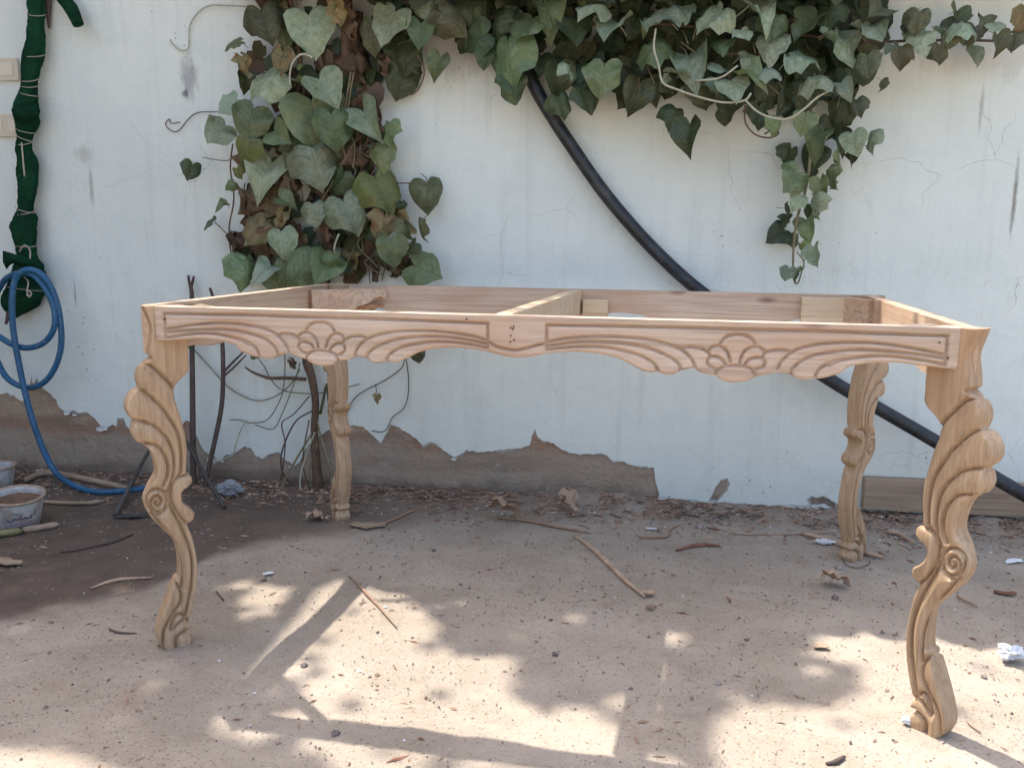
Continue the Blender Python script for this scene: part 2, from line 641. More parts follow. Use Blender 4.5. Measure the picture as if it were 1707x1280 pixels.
def make_ground():
    xs = np.concatenate([[-60, -25, -12, -7, -4.5, -3.4], np.arange(-2.7, 1.95, .0115), [2.4, 3.2, 4.5, 7, 12, 25, 60]])
    ys = np.concatenate([[-60, -25, -12, -7, -4, -2.4, -1.6], np.arange(-1.15, 1.02, .0115), [1.3, 3, 8, 25, 60]])
    X, Y = np.meshgrid(xs, ys)
    Z = np.zeros_like(X)
    dw = (WO[1] + .068*X) - Y                       # distance in front of the wall
    near = (np.abs(X) < 3) & (Y > -1.3) & (Y < 1.1)
    for j, i in np.argwhere(near):
        p = Vector((X[j, i], Y[j, i], 0))
        a = mnoise.noise(p*7)*.0028 + mnoise.noise(p*26)*.0016 + mnoise.noise(p*70)*.0009
        d = dw[j, i]
        rub = math.exp(-(d/.15)**2)
        a += rub*(.012 + .014*mnoise.noise(p*9+Vector((3, 1, 0))) + .008*mnoise.noise(p*33))
        Z[j, i] = a
    # heap of crumbled plaster by the middle of the wall
    hx = np.exp(-((X+.02)/.20)**2)*np.exp(-(dw/.10)**2)
    Z += hx*.022
    Z[~near] = -.002
    # flatten right under the four feet
    for fx, fy in FEET:
        k = np.exp(-(((X-fx)**2+(Y-fy)**2)/.055**2))
        Z = Z*(1-k)
    nx, ny = len(xs), len(ys)
    idx = np.arange(nx*ny).reshape(ny, nx)
    f = np.stack([idx[:-1, :-1], idx[:-1, 1:], idx[1:, 1:], idx[1:, :-1]], -1).reshape(-1, 4)
    v = np.stack([X, Y, Z], -1).reshape(-1, 3)
    o = mesh('ground', v, f, M_GROUND, None, True)
    yb = np.interp(X, SHADE_DIRT[:, 0], SHADE_DIRT[:, 1])
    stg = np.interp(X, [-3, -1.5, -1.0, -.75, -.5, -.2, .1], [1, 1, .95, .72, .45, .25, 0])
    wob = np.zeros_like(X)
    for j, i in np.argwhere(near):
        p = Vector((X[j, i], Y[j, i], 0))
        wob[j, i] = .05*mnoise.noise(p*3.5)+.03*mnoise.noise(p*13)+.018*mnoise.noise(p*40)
    shade_dirt = smooth01((Y-yb+wob)/.15+.45)*stg
    shade_dirt[np.abs(X) > 3.2] = 0
    lit = smooth01((.24-dw)/.22)*np.interp(X, [-1.2, -.6, .9, 1.4], [.3, 1, .75, .4])
    for nm, val in (('shade_dirt', shade_dirt), ('litter', lit)):
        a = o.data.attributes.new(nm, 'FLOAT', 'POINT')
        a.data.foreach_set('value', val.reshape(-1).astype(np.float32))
    tag(o, kind='structure')
    return o


FEET = [(.765, -.47), (-.775, -.475), (-.79, .46), (.765, .46)]
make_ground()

# ------------------------------------------------------------------ the wall
wall = empty('boundary_wall', tuple(WO), WA)
tag(wall, 'pale blue-white painted plaster wall with peeling foot and bare cement below', 'wall')


def lw(px, py, d=0.0):
    s, z = wsz(px, py)
    return (s, -d, z)


S0, S1, ZT = -7.0, 6.0, 1.95
box('cement_core', ((S0+S1)/2, .135, ZT/2-.15), ((S1-S0)/2, .129, ZT/2+.15), M_CEMENT, wall, bev=0)
EDGE = [(-900, 640), (-500, 690), (-250, 640), (-90, 668), (-40, 655), (0, 657), (10, 655), (22, 660), (34, 668), (41, 667), (47, 655), (50, 636), (52, 625), (54, 638), (57, 641), (61, 629), (64, 639),
        (70, 645), (82, 655), (95, 668), (97, 678), (112, 688), (122, 683), (133, 690), (143, 687), (156, 695), (166, 708), (171, 715), (180, 712), (186, 708), (194, 711),
        (196, 695), (200, 698), (206, 697), (210, 708), (218, 719), (235, 722), (260, 735), (290, 722), (310, 700), (318, 702), (330, 733), (340, 752), (354, 758), (362, 768), (371, 770), (374, 758), (385, 757), (396, 752),
        (406, 745), (418, 746), (425, 757), (437, 765), (450, 757), (466, 753), (472, 764), (480, 768), (490, 776), (499, 772), (507, 750), (520, 735), (545, 718), (575, 712), (590, 709), (607, 711),
        (622, 726), (635, 738), (643, 724), (652, 707), (662, 711), (680, 722), (690, 729), (705, 743), (717, 736), (727, 740), (745, 755), (757, 762), (768, 757), (777, 751), (800, 753), (828, 751), (850, 748),
        (868, 747), (884, 742), (886, 726), (891, 714), (896, 728), (903, 735), (922, 738), (934, 748), (950, 755), (965, 757), (985, 757), (1005, 755), (1013, 761), (1022, 768), (1040, 770), (1060, 777), (1080, 779),
        (1090, 780), (1092, 797), (1096, 812), (1099, 824), (1094, 834), (1099, 843), (1110, 848), (1160, 853), (1250, 853), (1290, 853), (1302, 849), (1318, 855)]


def rough_line(pts, step=.0035, amp=.006, seed=0, fr=60):
    p = np.array(pts, float)
    seg = np.linalg.norm(np.diff(p, axis=0), axis=1)
    t = np.concatenate([[0], np.cumsum(seg)])
    tt = np.arange(0, t[-1], step)
    q = np.stack([np.interp(tt, t, p[:, 0]), np.interp(tt, t, p[:, 1])], -1)
    for k in range(1, len(q)-1):
        v = Vector((q[k, 0]*fr, q[k, 1]*fr, seed))
        q[k, 0] += amp*.7*mnoise.noise(v)
        q[k, 1] += amp*(mnoise.noise(v+Vector((9, 4, 2))) + .5*mnoise.noise(v*3.1))
    return q


def filled_sheet(name, loops, thick, mats, parent, y0=0.0):
    """flat sheet with holes in the local x-z plane, front face at -y"""
    from mathutils.geometry import delaunay_2d_cdt
    V, Ed = [], []
    for lp in loops:
        b = len(V)
        V += [Vector((float(a), float(c))) for a, c in lp]
        n = len(lp)
        Ed += [(b+i, b+(i+1) % n) for i in range(n)]
    vo, eo, fo, ov, oe, of = delaunay_2d_cdt(V, Ed, [], 0, 1e-6)
    L = [np.array(l) for l in loops]

    def inside(x, y, q):
        x0, y0_ = q[:, 0], q[:, 1]
        x1, y1_ = np.roll(x0, -1), np.roll(y0_, -1)
        c = ((y0_ > y) != (y1_ > y)) & (x < (x1-x0)*(y-y0_)/(y1_-y0_+1e-15)+x0)
        return c.sum() % 2 == 1
    F = []
    for t in fo:
        cx = sum(vo[i][0] for i in t)/len(t)
        cy = sum(vo[i][1] for i in t)/len(t)
        if inside(cx, cy, L[0]) and not any(inside(cx, cy, q) for q in L[1:]):
            F.append(tuple(t))
    n = len(vo)
    verts = [(p[0], y0, p[1]) for p in vo] + [(p[0], y0+thick, p[1]) for p in vo]
    from collections import Counter
    ec = {}
    for t in F:
        for i in range(len(t)):
            a, b = t[i], t[(i+1) % len(t)]
            ec[(a, b)] = ec.get((a, b), 0)+1
    side = [(a, b) for (a, b) in ec if (b, a) not in ec]
    faces = [tuple(t) for t in F] + [(b, a, a+n, b+n) for a, b in side]
    o = mesh(name, verts, faces, mats[0], parent)
    if len(mats) > 1:
        o.data.materials.append(mats[1])
        mi = [0]*len(F)+[1]*len(side)
        o.data.polygons.foreach_set('material_index', mi)
    bm = bmesh.new()
    bm.from_mesh(o.data)
    bmesh.ops.recalc_face_normals(bm, faces=bm.faces)
    for fa in bm.faces:
        if fa.material_index == 0 and fa.normal.y > 0:
            fa.normal_flip()
    bm.to_mesh(o.data)
    bm.free()
    return o


edge = [wsz(*p) for p in EDGE]
edge = [(S0, edge[0][1])] + edge
edge = rough_line(edge, .004, .0052, 1.0)
last = edge[-1]
tail = rough_line([tuple(last), (last[0]+.1, -.02), (last[0]+.4, -.04)], .01, .003, 2)
tail = [tuple(q) for q in tail[1:]] + [(S1, -.04)]
outer = [tuple(q) for q in edge] + tail + [(S1, ZT), (S0, ZT)]
hole1 = rough_line([wsz(*p) for p in [(1180, 836), (1186, 826), (1192, 812), (1203, 800), (1212, 795), (1217, 806), (1213, 818), (1203, 828), (1195, 838), (1186, 837), (1180, 836)]], .004, .004, 3)
hole2 = rough_line([wsz(*p) for p in [(1345, 832), (1352, 827), (1364, 829), (1372, 826), (1386, 834), (1398, 841), (1396, 850), (1386, 846), (1376, 841), (1362, 842), (1350, 843), (1345, 832)]], .004, .004, 4)
low = [(q[0]+.004*mnoise.noise(Vector((q[0]*50, 3, 0))), q[1]-max(0, .004+.014*mnoise.noise(Vector((q[0]*11, 7, 0)))+.006*mnoise.noise(Vector((q[0]*45, 1, 0))))) for q in edge]
outer2 = low + [(q[0], q[1]-.004) for q in tail] + [(S1, ZT), (S0, ZT)]


def shrink(h, k):
    h = np.array(h)
    c = h.mean(0)
    return c+(h-c)*k


filled_sheet('plaster_layer', [outer2, shrink(hole1[:-1], .82), shrink(hole2[:-1], .82)], .0035, [M_PLEDGE2, M_PLEDGE], wall, .004)
filled_sheet('paint_layer', [outer, hole1[:-1], hole2[:-1]], .0038, [M_PAINT, M_PLEDGE], wall, -.0)
# lifted paint flakes along the broken edge
for k, (px, py, sx_, rot) in enumerate([(113, 688, .022, .3), (171, 714, .03, -.3), (355, 765, .026, .1), (128, 690, .014, .9), (757, 764, .016, .2), (487, 777, .014, -.5), (1320, 843, .02, .3), (1270, 846, .022, -.2), (1240, 838, .016, .8)]):
    s, z = wsz(px, py)
    pts = []
    m_ = 9
    for i in range(m_):
        a = 2*math.pi*i/m_+rot
        rr = sx_*(.55+.45*rng.random())
        pts.append((s+rr*math.cos(a), -.006-.008*rng.random(), z+rr*.45*math.sin(a)))
    v = [(s, -.004, z)]+pts
    mesh('paint_flake', v, [(0, i+1, (i+1) % m_+1) for i in range(m_)], M_PLEDGE if k % 2 else M_PAINT, wall)
# concrete coping / eave slab above the picture
box('coping', ((S0+S1)/2, .12, ZT+.03), ((S1-S0)/2, .16, .03), M_CEMENT, wall, bev=.004)

sidew = empty('added_shade_wall', (-3.35, -1.2, 0))  # unseen wall added to block the sky on the left
tag(sidew, 'grey rendered side wall added out of view to darken the left', 'wall')
box('rendered_face', (-.1, -.15, 1.5), (.1, 2.0, 1.55), M_CEMENT, sidew, bev=.01)
box('coping', (-.1, -.15, 3.08), (.14, 2.04, .03), M_CEMENT, sidew, bev=.004)

# ------------------------------------------------------------------ tree added out of view, its crown shaped to shade the yard
PZ = 3.05
tree = empty('added_shade_tree', (-2.3, 2.1, 0))
tag(tree, 'leafy tree added unseen behind the wall, its crown gaps shaped for the sun patches', 'tree')
TB = np.array([-2.3, 2.1, 0])
tube('trunk', [(0, 0, -.05), (.03, -.02, .8), (-.04, .02, 1.7), (.02, -.05, 2.6), (.1, -.1, 3.1)], [.13, .11, .10, .085, .06], M_STEM, tree, 14)
for q in ([(.02, -.03, 2.3), (-.5, -.5, 2.9), (-1.3, -.9, 3.3)], [(.05, -.05, 2.5), (.6, -.5, 3.0), (1.5, -.9, 3.35), (2.4, -1.0, 3.4)],
          [(.1, -.1, 2.8), (.3, -.9, 3.25), (.4, -1.9, 3.4)], [(.1, -.1, 3.0), (1.0, -.1, 3.3), (2.2, -.2, 3.4)]):
    tube('limb', q, [.055, .04, .018], M_STEM, tree, 9)

PATCH = [
    [(392, 976), (520, 978), (600, 970), (690, 1005), (728, 1050), (712, 1070), (540, 1070), (512, 1060), (450, 1030)],
    [(536, 1074), (735, 1092), (750, 1114), (600, 1124), (545, 1112)],
    [(640, 1110), (740, 1108), (830, 1120), (890, 1150), (800, 1152), (700, 1140)],
    [(505, 1185), (545, 1122), (600, 1130), (700, 1142), (800, 1165), (960, 1198), (1050, 1236), (1040, 1262), (900, 1262), (700, 1232), (620, 1212), (530, 1200)],
    [(525, 1205), (600, 1205), (760, 1235), (1000, 1262), (1010, 1330), (600, 1330), (545, 1270)],
    [(428, 1085), (446, 1062), (476, 1062), (494, 1085), (478, 1110), (446, 1110)],
    [(406, 1122), (422, 1103), (450, 1103), (464, 1122), (450, 1142), (422, 1142)],
    [(-60, 1250), (130, 1258), (175, 1275), (180, 1340), (-60, 1340)],
    [(350, 1203), (432, 1208), (436, 1222), (360, 1222)],
    [(1362, 1080), (1430, 1056), (1520, 1066), (1640, 1066), (1700, 1085), (1780, 1150), (1760, 1340), (1190, 1340), (1195, 1250), (1225, 1180), (1270, 1178), (1330, 1180), (1400, 1172), (1462, 1152), (1425, 1112)],
]
PATCH = [np.array([gnd(*q)[:2] for q in pl]) for pl in PATCH]
# sunlit tops of the rails: openings above them, given as ground shadows
sh = -SUN[:2]/SUN[2]*.757


SLITS = []


def slit(x0, y0, x1, y1, h):
    SLITS.append((np.array([x0, y0])+sh, np.array([x1, y1])+sh, h))


slit(-.82, -.458, .84, -.446, .006)
slit(.785, -.45, .785, .46, .012)
slit(-.052, -.44, -.03, .44, -.007)
slit(-.81, -.46, -.81, .3, .006)


def in_poly(x, y, q):
    x0, y0 = q[:, 0], q[:, 1]
    x1, y1 = np.roll(x0, -1), np.roll(y0, -1)
    c = ((y0 > y) != (y1 > y)) & (x < (x1-x0)*(y-y0)/(y1-y0+1e-15)+x0)
    return c.sum() % 2 == 1


def near_poly(x, y, r):
    for a, b, h in SLITS:
        ab = b-a
        q = np.array([x, y])
        t = min(1, max(0, float((q-a)@ab/(ab@ab))))
        if np.linalg.norm(q-a-t*ab) < h+r*.95:
            return True
    for q in PATCH:
        if x < q[:, 0].min()-r or x > q[:, 0].max()+r or y < q[:, 1].min()-r or y > q[:, 1].max()+r:
            continue
        if in_poly(x, y, q):
            return True
        for k in range(6):
            a = k*math.pi/3
            if in_poly(x+r*math.cos(a), y+r*math.sin(a), q):
                return True
    return False


def canopy():  # unseen crown shaping the light, leaves left out over the wanted sun patches
    V, F = [], []
    g = random.Random(5)
    # petal-like leaf: 6 points
    for i in range(11500):
        x = g.uniform(-4.15, .55)
        y = g.uniform(-.22, 1.96)
        z = PZ+.09+g.uniform(0, .5)
        r = g.uniform(.022, .045) if i % 2 else g.uniform(.045, .075)
        gx, gy = x-SUN[0]/SUN[2]*z, y-SUN[1]/SUN[2]*z
        if near_poly(gx, gy, r*.6) and not (r < .04 and g.random() < (.06 if gx < .45 else .03)):
            continue
        R = Euler((g.uniform(-.55, .55), g.uniform(-.55, .55), g.uniform(0, 6.28))).to_matrix()
        b = len(V)
        for a_, b_ in ((0, -1.05), (.62, -.45), (.80, .25), (.35, .75), (0, .5), (-.35, .75), (-.80, .25), (-.62, -.45)):
            q = R @ Vector((a_*r, b_*r, -.12*r*abs(a_)))
            V.append((x+q.x, y+q.y, z+q.z))
        F += [(b, b+1, b+2, b+3, b+4), (b, b+4, b+5, b+6, b+7)]
    o = mesh('crown', [np.array(q)-TB for q in V], F, M_CROWN, tree)
    o['kind'] = 'stuff'
    return o


canopy()

# ------------------------------------------------------------------ the table
table = empty('table_frame', (0, 0, 0))
tag(table, 'unfinished carved wooden dining table frame without a top, on curved legs', 'table')
C0 = .294                       # near face of the right front leg: x + y = C0
T_LEG = .052


def seg_dist(P, curves):
    D = np.full(len(P), 1e3)
    for c in curves:
        c = np.asarray(c)
        lo, hi = c.min(0)-.03, c.max(0)+.03
        m = ((P > lo) & (P < hi)).all(1)
        if not m.any():
            continue
        Q = P[m]
        dm = np.full(len(Q), 1e3)
        for a, b in zip(c[:-1], c[1:]):
            ab = b-a
            t = np.clip(((Q-a)@ab)/(ab@ab+1e-12), 0, 1)
            dm = np.minimum(dm, np.linalg.norm(Q-a-t[:, None]*ab, axis=1))
        D[m] = np.minimum(D[m], dm)
    return D


RY = -.468                      # front face of the front rail
ZTOP = .757
XC = -.016


def z3(*p):
    return [(880+a/5.69, 520+b/5.69) for a, b in p]


def z4(*p):
    return [(1120+a/5.69, 520+b/5.69) for a, b in p]


def z5(*p):
    return [(1360+a/5.69, 470+b/5.69) for a, b in p]


def z6(*p):
    return [(760+a/5.69, 460+b/5.69) for a, b in p]


def rl(px, n=5):
    q = np.array([onplane(a, b, (0, 1, 0), RY)[[0, 2]] for a, b in px])
    return spline(q, n)


GR = [
    rl(z3((183, 122)) + z3((600, 130), (1400, 147)) + z4((800, 170), (1500, 186)) + z5((600, 490), (1255, 515))),
    rl(z3((183, 122), (182, 240), (182, 357))),
    rl(z5((1255, 515), (1245, 650), (1232, 780))),
    rl(z3((190, 285), (350, 250), (550, 235), (750, 230), (1000, 243), (1200, 270), (1400, 330), (1500, 390), (1560, 460), (1590, 525))),
    rl(z3((190, 318), (400, 290), (600, 280), (800, 288), (1000, 310), (1200, 360), (1350, 430), (1430, 490), (1455, 545))),
    rl(z3((190, 355), (350, 335), (550, 325), (750, 335), (900, 365), (1050, 405), (1150, 455), (1215, 510), (1235, 568))),
    rl(z4((1000, 540), (1030, 480), (1100, 410), (1200, 350), (1400, 305), (1600, 291)) + z5((300, 573), (550, 580), (800, 610), (1050, 655), (1230, 690))),
    rl(z4((1130, 590), (1150, 530), (1250, 450), (1400, 400), (1600, 370)) + z5((150, 662), (400, 645), (700, 660), (950, 685), (1230, 725))),
    rl(z4((1360, 610), (1400, 540), (1500, 480), (1620, 447)) + z5((120, 790), (250, 742), (500, 707), (700, 705), (950, 735), (1100, 760), (1235, 785))),
    rl(z4((460, 300), (490, 255), (540, 225), (620, 212), (700, 225), (760, 260), (790, 300))),
    rl(z4((365, 412), (345, 380), (352, 355), (380, 330), (430, 320), (490, 340), (530, 390), (550, 450), (560, 475))),
    rl(z4((440, 545), (390, 530), (345, 500), (335, 465), (360, 428), (410, 420), (460, 440), (500, 480), (515, 505))),
    rl(z4((645, 480), (660, 420), (700, 360), (770, 330), (830, 335), (880, 370), (885, 390), (865, 412), (858, 438))),
    rl(z4((690, 505), (720, 460), (780, 435), (840, 435), (880, 470), (870, 510), (820, 540), (770, 550))),
    rl(z4((415, 590), (440, 545), (500, 515), (600, 508), (690, 518), (750, 545), (780, 585), (792, 612))),
    rl(z4((95, 345), (150, 330), (220, 335), (290, 350), (345, 385))),
    rl(z4((885, 385), (940, 365), (1020, 358), (1090, 365), (1130, 378))),
]
CEN = rl(z6((285, 612), (400, 670), (520, 695), (600, 697), (700, 675), (862, 632)))
BOT = rl(z6((560, 776), (700, 762)) + z3((0, 425), (180, 395), (370, 378), (550, 380), (750, 410), (900, 455), (1030, 525), (1100, 560), (1170, 570), (1240, 570), (1300, 590), (1380, 590), (1440, 560), (1500, 545), (1560, 532))
         + z4((215, 535), (280, 575), (380, 595), (420, 605), (460, 640), (540, 665), (600, 668), (700, 655), (780, 625), (830, 605), (930, 585), (980, 570), (1050, 575), (1110, 590), (1180, 625), (1260, 640), (1350, 635), (1440, 628), (1540, 600), (1610, 578))
         + z5((300, 812), (450, 780), (600, 768), (800, 770), (1000, 795), (1070, 803), (1340, 835)), 6)
BOT = BOT[np.argsort(BOT[:, 0])]
XR = .764
XL = 2*XC-XR


def rail_bottom(x):
    xx = np.where(x < XC, 2*XC-x, x)
    return np.interp(xx, BOT[:, 0], BOT[:, 1])


def mir(c):
    c = np.array(c)
    c[:, 0] = 2*XC-c[:, 0]
    return c


def warp(x):
    return np.where(x < XC, XC+(x-XC)*.977, x)


def make_rail():
    nx, nz, th = 1250, 84, .036
    xs = np.linspace(XL, XR, nx)
    zb = rail_bottom(xs)
    t = np.linspace(0, 1, nz)
    X = np.repeat(xs[:, None], nz, 1)
    Zz = zb[:, None]*(1-t)+ZTOP*t
    P = np.stack([X.ravel(), Zz.ravel()], -1)
    D = seg_dist(P, GR+[mir(c) for c in GR]+[CEN])
    dep = .0075*np.exp(-(D/.0024)**2)+.0016*np.exp(-D/.007)
    # soft lower arris and worn top
    P = P.copy()
    db = (P[:, 1]-np.repeat(zb, nz))
    dep += .004*np.clip(1-db/.006, 0, 1)**2
    Yf = RY+dep
    xs = warp(xs)
    P[:, 0] = warp(P[:, 0])
    V = np.stack([P[:, 0], Yf, P[:, 1]], -1).tolist()
    idx = np.arange(nx*nz).reshape(nx, nz)
    F = np.stack([idx[:-1, :-1], idx[1:, :-1], idx[1:, 1:], idx[:-1, 1:]], -1).reshape(-1, 4).tolist()
    b = len(V)
    V += [(x, RY+th, z) for x, z in zip(xs, zb)]
    V += [(x, RY+th, ZTOP) for x in xs]
    for i in range(nx-1):
        F.append((b+i+1, b+i, b+nx+i, b+nx+i+1))
        F.append((idx[i, 0], b+i, b+i+1, idx[i+1, 0]))
        F.append((idx[i, -1], idx[i+1, -1], b+nx+i+1, b+nx+i))
    F.append(tuple([b, *idx[0, :].tolist(), b+nx]))
    F.append(tuple([b+nx-1, b+2*nx-1, *idx[-1, ::-1].tolist()]))
    o = mesh('front_rail', V, F, W_RAIL, table)
    sm = np.zeros(len(F), bool)
    sm[:(nx-1)*(nz-1)] = True
    o.data.polygons.foreach_set('use_smooth', sm)
    return o


front = make_rail()
SK = .011
front.rotation_euler = (0, 0, SK)
front.location = (RY*math.sin(SK), -XR*math.sin(SK), 0)
tag(front, 'front rail carved with scrolls, flowers and scalloped lower edge')
back = front.copy()
back.name = 'back_rail'
back['label'] = 'back rail showing its plain knotty inner face'
COL.objects.link(back)
back.parent = table
back.rotation_euler = (0, 0, math.pi)
back.location = (2*XC+.004, .0, 0)
# nail holes in the middle of the front rail
for px, py in z6((528, 487), (556, 478), (548, 500), (528, 562), (560, 602), (526, 622), (112, 403)) + z4((0, 0))[:0] + [(1566, 571), (1580, 597), (282, 531)]:
    q = onplane(px, py, (0, 1, 0), RY-.0008)
    q[1] += (q[0]-XR)*SK-.0006
    v, f = tube_geo([q, q+np.array([0, .003, 0])], .0017, 7)
    o = mesh('nail_hole', v, f, M_NAIL, front)
    o.matrix_parent_inverse = front.matrix_basis.inverted()


# ---- legs
def L4(*p):
    return [(1490+a/4, 580+b/4) for a, b in p]


def L5(*p):
    return [(1490+a/3.2, 860+b/3.2) for a, b in p]


def lu(px, n=5):
    o = []
    for a, b in px:
        P = onplane(a, b, (1, 1, 0), C0)
        o.append(((P[0]-P[1])/math.sqrt(2)+.004, P[2]))
    return spline(np.array(o), n)


INN = [(.822, .757), (.822, .685), (.821, .64), (.823, .617), (.843, .597), (.851, .585), (.853, .566), (.850, .545), (.843, .515), (.836, .48), (.834, .45), (.836, .42), (.838, .397),
       (.836, .391), (.828, .384), (.827, .372), (.834, .364), (.846, .357), (.851, .345), (.848, .328), (.838, .315), (.828, .306), (.827, .293), (.833, .284), (.841, .277), (.839, .266), (.832, .24), (.825, .185),
       (.829, .135), (.839, .09), (.849, .057), (.848, .045), (.846, .038), (.854, .030), (.849, .020), (.846, .012), (.849, 0.0)]
OUT = [(.903, .757), (.896, .735), (.890, .71), (.894, .685), (.898, .662), (.897, .654), (.892, .650), (.898, .645), (.912, .636), (.921, .622), (.924, .604), (.922, .592), (.924, .586), (.936, .578), (.946, .562), (.949, .545),
       (.943, .528), (.935, .519), (.938, .510), (.940, .492), (.934, .476), (.922, .467), (.910, .455), (.902, .437), (.897, .410), (.900, .392), (.912, .375), (.924, .350), (.922, .325), (.912, .302), (.890, .272), (.870, .243), (.863, .21), (.862, .18),
       (.864, .160), (.871, .156), (.877, .147), (.887, .12), (.902, .085), (.914, .05), (.916, .03), (.910, .010), (.903, 0.0)]
LG = [
    lu(L4((560, 345), (480, 360), (400, 430), (340, 490), (300, 550), (283, 600))),
    lu(L4((590, 545), (520, 575), (440, 640), (380, 700), (330, 770), (290, 830), (260, 900), (240, 1000), (232, 1100), (234, 1180)) + L5((185, 50), (208, 90))),
    lu(L4((625, 805), (520, 815), (440, 840), (380, 890), (330, 950), (300, 1020), (285, 1100), (283, 1200)) + L5((228, 60), (236, 120), (262, 192))),
    lu(L4((540, 992), (480, 985), (420, 995), (380, 1030), (345, 1090), (328, 1170)) + L5((263, 30), (266, 90), (285, 150))),
    lu(L5((150, 62), (205, 90), (235, 150), (237, 220), (210, 285), (175, 335), (138, 368))),
    lu(L5((335, 330), (370, 290), (376, 235), (350, 190), (305, 178), (270, 205), (262, 260), (278, 310), (315, 326), (348, 300), (352, 258), (330, 226), (302, 228), (292, 258), (310, 285), (328, 272), (324, 256))),
    lu(L5((262, 200), (245, 245), (225, 275))),
    lu(L5((262, 292), (300, 338), (320, 345))),
    lu(L5((255, 255), (215, 320), (170, 400), (125, 500), (100, 600), (95, 700), (102, 800), (115, 900), (125, 975))),
    lu(L5((350, 335), (290, 400), (235, 455), (185, 530), (160, 610), (150, 690), (152, 790))),
    lu(L5((240, 737), (190, 758), (160, 800), (155, 870), (190, 950), (228, 1030), (245, 1100), (245, 1170), (238, 1220))),
    lu(L5((106, 985), (130, 962), (160, 950), (188, 985), (200, 1030), (206, 1060))),
    lu(L5((130, 978), (160, 1012), (198, 1066))),
    lu(L5((100, 1045), (118, 1050), (150, 1080), (170, 1115), (168, 1180))),
]


def make_leg():
    I = spline(np.array(INN), 6)[::-1]
    O = spline(np.array(OUT), 6)[::-1]
    nz, nf, ns = 520, 52, 8
    zs = np.linspace(0, .7565, nz)
    iu = np.interp(zs, *np.array(sorted(map(tuple, I[:, ::-1]))).T)
    ou = np.interp(zs, *np.array(sorted(map(tuple, O[:, ::-1]))).T)
    s = .5-.5*np.cos(np.linspace(0, np.pi, nf))
    s = .55*s+.45*np.linspace(0, 1, nf)
    U = iu[:, None]*(1-s)+ou[:, None]*s
    Zz = np.repeat(zs[:, None], nf, 1)
    P = np.stack([U.ravel(), Zz.ravel()], -1)
    D = seg_dist(P, LG).reshape(nz, nf)
    w_ = (ou-iu)[:, None]
    de = np.minimum(s, 1-s)[None, :]*w_
    do = (1-s)[None, :]*w_
    blk = smooth01((zs-.645)/.01)[:, None]       # plain block at the top
    r = .006*(1-blk)+.003*blk
    rnd = r*(1-np.sqrt(np.clip(1-np.clip(1-de/r, 0, 1)**2, 0, 1)))
    cut = (.0062*np.exp(-(D/.0028)**2)+.0078*np.exp(-D/.0105))
    H = np.clip(T_LEG/2-cut-rnd, .004, None)
    ring = 2*nf
    V = np.zeros((nz, ring, 3))
    V[:, :nf, 0] = U
    V[:, :nf, 1] = -H
    V[:, nf:, 0] = U[:, ::-1]
    V[:, nf:, 1] = H[:, ::-1]
    V[:, :, 2] = zs[:, None]
    V[:, :, 0] -= .87
    V = V.reshape(-1, 3)
    idx = np.arange(nz*ring).reshape(nz, ring)
    n2 = np.roll(idx, -1, axis=1)
    F = np.stack([idx[:-1], n2[:-1], n2[1:], idx[1:]], -1).reshape(-1, 4).tolist()
    F.append(tuple(idx[0, ::-1].tolist()))
    F.append(tuple(idx[-1].tolist()))
    o = mesh('leg', V.tolist(), F, W_LEG, table, True)
    o.data.set_sharp_from_angle(angle=math.radians(38))
    return o


leg0 = make_leg()
# block at the top of each leg is rawer, paler wood: colour by height of the cut
t_ = NT('leg_block')
bpy.data.materials.remove(t_.m)
CM = C0+T_LEG/math.sqrt(2)
for k, (sx_, sy_, c, du) in enumerate([(1, -1, CM, -.008), (-1, -1, CM+.004, .008), (-1, 1, CM+.004, .0), (1, 1, CM, .0)]):
    o = leg0 if k == 0 else leg0.copy()
    if k:
        COL.objects.link(o)
        o.parent = table
    u = .87+du
    ax = (u*math.sqrt(2)+c)/2
    ay = (u*math.sqrt(2)-c)/2
    o.location = (sx_*ax, sy_*ay, 0)
    o.rotation_euler = (0, 0, math.atan2(sy_, sx_))


# ---- side rails, cross bar, braces
def side_rail(x, sgn, name, label):
    n = 120
    ys = np.linspace(-.46, .46, n)
    a = np.abs(ys)
    zb = .665+.018*np.cos(ys/.46*math.pi*2)-.012*np.exp(-(ys/.12)**2)-.028*smooth01((a-.30)/.12)
    th = .030
    V = []
    for y, z in zip(ys, zb):
        V += [(x, y, z), (x, y, ZTOP), (x+sgn*th, y, ZTOP), (x+sgn*th, y, z)]
    F = []
    for i in range(n-1):
        for k in range(4):
            k2 = (k+1) % 4
            F.append((i*4+k, i*4+k2, i*4+4+k2, i*4+4+k))
    F += [(0, 3, 2, 1), (4*n-4, 4*n-3, 4*n-2, 4*n-1)]
    o = mesh(name, V, F, W_SIDE, table)
    bm = bmesh.new()
    bm.from_mesh(o.data)
    bmesh.ops.recalc_face_normals(bm, faces=bm.faces)
    bm.to_mesh(o.data)
    bm.free()
    o['label'] = label
    return o


side_rail(.765, 1, 'side_rail', 'short side rail at the right end')
side_rail(-.797, -1, 'side_rail', 'short side rail at the left end')
# cross bar: runs from the middle of the front rail to the middle of the back rail
a = np.array([-.055, RY+.034, 0])
b = np.array([-.028, .434, 0])
ang = math.atan2((b-a)[1], (b-a)[0])
mid = (a+b)/2
box('cross_bar', (mid[0], mid[1], .7215), (np.linalg.norm(b-a)/2, .017, .034), W_PALE, table, Matrix.Rotation(ang, 3, 'Z'), .0015)
box('cleat', (.032, .418, .706), (.036, .014, .024), W_PALE, table, None, .0015)
box('cleat', (.680, .418, .712), (.082, .013, .038), W_PALE, table, Matrix.Rotation(-.02, 3, 'Z'), .0015)


